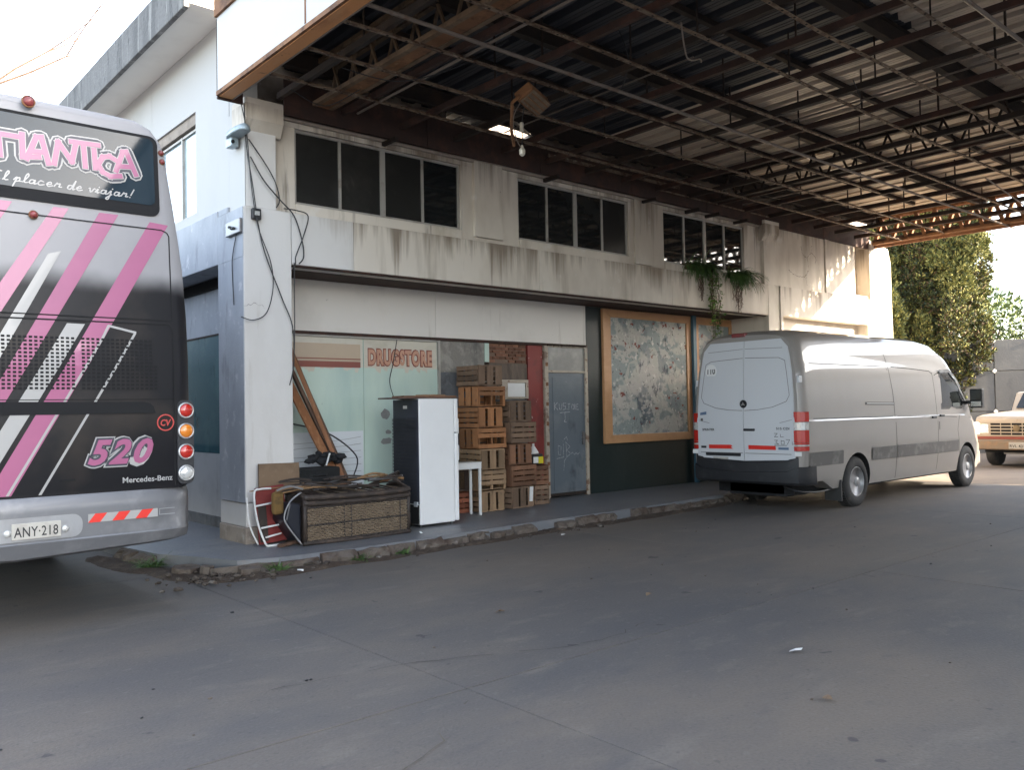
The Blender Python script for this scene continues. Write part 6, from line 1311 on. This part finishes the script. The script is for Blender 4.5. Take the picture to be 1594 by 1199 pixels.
def fern(x0, x1, z, lab, hang):
    t = thing('fern', ((x0 + x1) / 2, F + .02, z), lab, 'plant', 'ferns hanging from the upper window sill'); m = MB()
    MB().box(-(x1 - x0) / 2 + .05, -.02, -.03, (x1 - x0) / 2 - .05, .13, .08).obj('trough', M['dry'], t)
    for k in range(190):
        b_ = (rv.uniform(-(x1 - x0) / 2 + .06, (x1 - x0) / 2 - .06), rv.uniform(-.02, .1), .06); a = rv.uniform(-1.5, 1.5)
        frond(m, b_, (math.sin(a) * .9, -rv.uniform(.15, 1.0), rv.uniform(-.1, .9)), rv.uniform(.25, .5) * hang, rv.uniform(1.2, 2.6), .03, rv.choice([0, 0, 1]))
    m.obj('fronds', [M['fern'], M['fern2']], t); return t
f1 = fern(12.30, 13.15, 4.12, 'leafy fern spilling over the sill above the boarded windows with a long vine below', .95); f2 = fern(13.62, 14.35, 4.08, 'bushier dark fern at the right end of the sill with dry stems below', 1.1)
vt = thing('vine', (13.05, F - .04, 4.1), 'long pale green trailing vine hanging down in front of the band', 'plant'); m = MB(); sm = MB()
for s in range(11):
    x = rv.uniform(-.12, .13); L = rv.uniform(.7, 1.42); pts = [(x + .02 * math.sin(k * 1.3 + s) + .05 * k / 12, rv.uniform(-.05, .0), -L * k / 12) for k in range(13)]; sm.tube(pts, .004, 4)
    for k in range(34):
        q = pts[min(12, int(k * 13 / 34))]; r_ = rv.uniform(.022, .042); c = V(q) + V((rv.gauss(0, .045), rv.gauss(0, .03), rv.uniform(-.05, .05))); u = V((rv.gauss(0, 1), rv.gauss(0, .5), rv.gauss(0, .6))).normalized(); w_ = u.orthogonal().normalized()
        m.add([c - u * r_, c + w_ * r_ * .7, c + u * r_, c - w_ * r_ * .7], [(0, 1, 2, 3)], rv.choice([0, 0, 1]))
m.obj('leaves', [M['vine'], M['fern2']], vt); sm.obj('stems', M['dry'], vt)
dm = MB(); 
for s in range(16):
    x = rv.uniform(-.22, .14); L = rv.uniform(.25, .62); pts = [(x + rv.gauss(0, .008), rv.uniform(-.03, .02), -L * k / 8) for k in range(9)]; dm.tube(pts, .004, 4)
    for k in range(9):
        c = V(pts[k]); dm.add([c, c + V((rv.uniform(-.03, .03), -.01, -.035)), c + V((.008, 0, -.02))], [(0, 1, 2)])
tag(dm.obj('dry_stems', M['dry'], loc=(13.90, F - .03, 3.95)), 'brown dried hanging stems under the right hand fern', 'plant')
dm2 = dm  # second, shorter tuft
o = bpy.data.objects.new('dry_stems', bpy.data.objects['dry_stems'].data); COL.objects.link(o); o.location = (12.72, F - .03, 3.98); o.scale = (.45, 1, .8); tag(o, 'short brown dried stems under the left hand fern', 'plant')
def weed(x, y, s, lab):
    m = MB()
    for k in range(int(70 * s) + 20):
        a = rv.uniform(0, 6.283); frond(m, (rv.gauss(0, .05 * s), rv.gauss(0, .04 * s), 0), (math.cos(a), math.sin(a), rv.uniform(.4, 2.2)), rv.uniform(.07, .17) * s, rv.uniform(.6, 2), .016, rv.choice([0, 0, 1]), 4)
    tag(m.obj('weed', [M['fern2'], M['fern']], loc=(x, y, .02)), lab, 'weed', 'weeds growing along the kerb')
weed(3.02, 9.35, 1.2, 'largest green weed growing by the soil bank beside the coach'); weed(3.87, 8.14, .9, 'green weed at the kerb in front of the red chair'); weed(4.80, 8.10, .9, 'green weed at the kerb below the wicker sofa'); weed(5.35, 8.10, .6, 'small sparse weed at the kerb left of the refrigerator')
# ------------------------------------------------------------------ trees
def spray(m, c, out, r_, n_, mis, flat=.5):
    """a small tuft of foliage: narrow faces fanning out from c along 'out'"""
    for _ in range(n_):
        d_ = (out + V((rv.gauss(0, .5), rv.gauss(0, .5), rv.gauss(.35, .5)))).normalized(); L = r_ * rv.uniform(.6, 1.3); q = d_.cross(V((rv.gauss(0, 1), rv.gauss(0, 1), rv.gauss(0, 1)))).normalized() * L * rv.uniform(.15, .26)
        b_ = c + V((rv.gauss(0, .3), rv.gauss(0, .3), rv.gauss(0, .3))) * r_
        m.add([b_, b_ + d_ * L * .55 + q, b_ + d_ * L, b_ + d_ * L * .55 - q], [(0, 1, 2, 3)], rv.choice(mis))
def conifer(loc, lobes, lab, trunk_h, lean_=(0, 0)):
    t = thing('conifer_tree', loc, lab, 'tree', 'conifers beyond the end of the building'); m = MB(); bk = MB()
    bk.tube(smooth_pts([(0, 0, -.1), (lean_[0] * .3, lean_[1] * .3, trunk_h * .35), (lean_[0], lean_[1], trunk_h)], 6), [.24 * (1 - .9 * k / 12) for k in range(13)], 9)
    for (x, y, z, rx, rz_) in lobes:
        c = V((x, y, z)); r0 = V((lean_[0] * z / trunk_h, lean_[1] * z / trunk_h, z - rz_ * 1.1)); bk.tube(smooth_pts([r0, r0.lerp(c, .5) + V((0, 0, -.15)), c], 4), [.06, .05, .045, .04, .035, .03, .025, .02, .02], 6)
        n_ = int(420 * (rx * rx + rx * rz_)) + 60
        tone = rv.random()
        for _ in range(n_):
            u = V((rv.gauss(0, 1), rv.gauss(0, 1), rv.gauss(0, 1))).normalized(); rad = rv.random() ** .22 * (1 + .55 * noise.noise(c + u * 2.4))
            p = c + V((u.x * rx * rad, u.y * rx * rad, u.z * rz_ * rad))
            spray(m, p, (u + V((0, 0, .6))).normalized(), .11, 12, [0, 1, 1, 2, 2] if tone < .5 else ([0, 0, 1, 2, 3] if tone < .8 else [0, 0, 0, 3, 1]))
    m.obj('crown', [M['con1'], M['con2'], M['con3'], M['con4']], t); bk.obj('trunk', M['bark'], t, True); return t
rv = random.Random(5)
RD = V((.7549, -.6555, 0)); FD = V((.6554, .7547, 0))
def lob(n_, z0, z1, rad, zc=None):
    out = []
    for k in range(n_):
        z = z0 + (z1 - z0) * (k + rv.random()) / n_; tt = (z - z0) / (z1 - z0); rr_ = rad * (.55 + .6 * math.sin(math.pi * min(1, tt * .8 + .15))) ; a = k * 2.4 + rv.random()
        q = rr_ * rv.uniform(.45, 1.1); out.append((math.cos(a) * q, math.sin(a) * q, z, rv.uniform(.24, .46), rv.uniform(.5, 1.05)))
    return out
conifer((27.30, 12.75, 0), lob(58, 1.9, 9.5, 1.15), 'left conifer with clumped yellow green foliage right behind the end of the building', 9.5)
l2 = lob(70, 2.6, 10.6, 1.3) + [(RD.x * .1, RD.y * .1, 1.95, .5, .6), (.35, -.3, 1.45, .4, .5), (RD.x * .5, RD.y * .5, 2.5, .55, .6)]
conifer((27.9, 11.45, 0), l2, 'largest conifer beside the plate fence with a drooping pale tuft low at its side', 10.6)
def leafy(loc, h, rad, lab, n_=900):
    t = thing('leafy_tree', loc, lab, 'tree', 'leafy trees behind the plate fence'); m = MB(); bk = MB(); bk.tube([(0, 0, 0), (.1, 0, h * .5), (0, .1, h * .8)], [.16, .11, .05], 8)
    for k in range(9):
        a = k * 2.4; c = V((math.cos(a) * rad * .55, math.sin(a) * rad * .55, h * rv.uniform(.55, .92))); bk.tube([(0, 0, h * .4), V((0, 0, h * .5)).lerp(c, .6), c], [.06, .04, .015], 6)
        for _ in range(n_ // 9):
            u = V((rv.gauss(0, 1), rv.gauss(0, 1), rv.gauss(0, 1))).normalized() * rv.random() ** .35 * rad * .55; spray(m, c + u, u.normalized(), .2, 4, [0, 1, 1])
    m.obj('crown', [M['leafa'], M['leafb']], t); bk.obj('trunk', M['bark'], t); return t
leafy((34.5, 12.2, 0), 5.9, 2.0, 'broad pale green tree rising behind the plate fence next to the large conifer'); leafy((37.5, 9.6, 0), 5.2, 2.0, 'lower pale green tree behind the plate fence at the right edge of the picture')
# thin bare tree far behind the coach
bt = thing('bare_tree', (1.6, 31, 0), 'thin bare twigs of a tree against the white sky above the coach', 'tree'); m = MB()
def grow(p, d, L, r_, depth):
    q = p + d * L; m.tube([p, p.lerp(q, .5) + V((rv.gauss(0, .04), rv.gauss(0, .04), 0)) * L, q], [r_, r_ * .85, r_ * .65], 5)
    if depth:
        for _ in range(2 if depth < 5 else 3):
            dd = (d + V((rv.gauss(0, .45), rv.gauss(0, .45), rv.gauss(.12, .3)))).normalized(); grow(q, dd, L * rv.uniform(.6, .85), r_ * .6, depth - 1)
grow(V((0, 0, 0)), V((.02, 0, 1)), 5.2, .16, 6); m.obj('branches', M['bark'], bt)
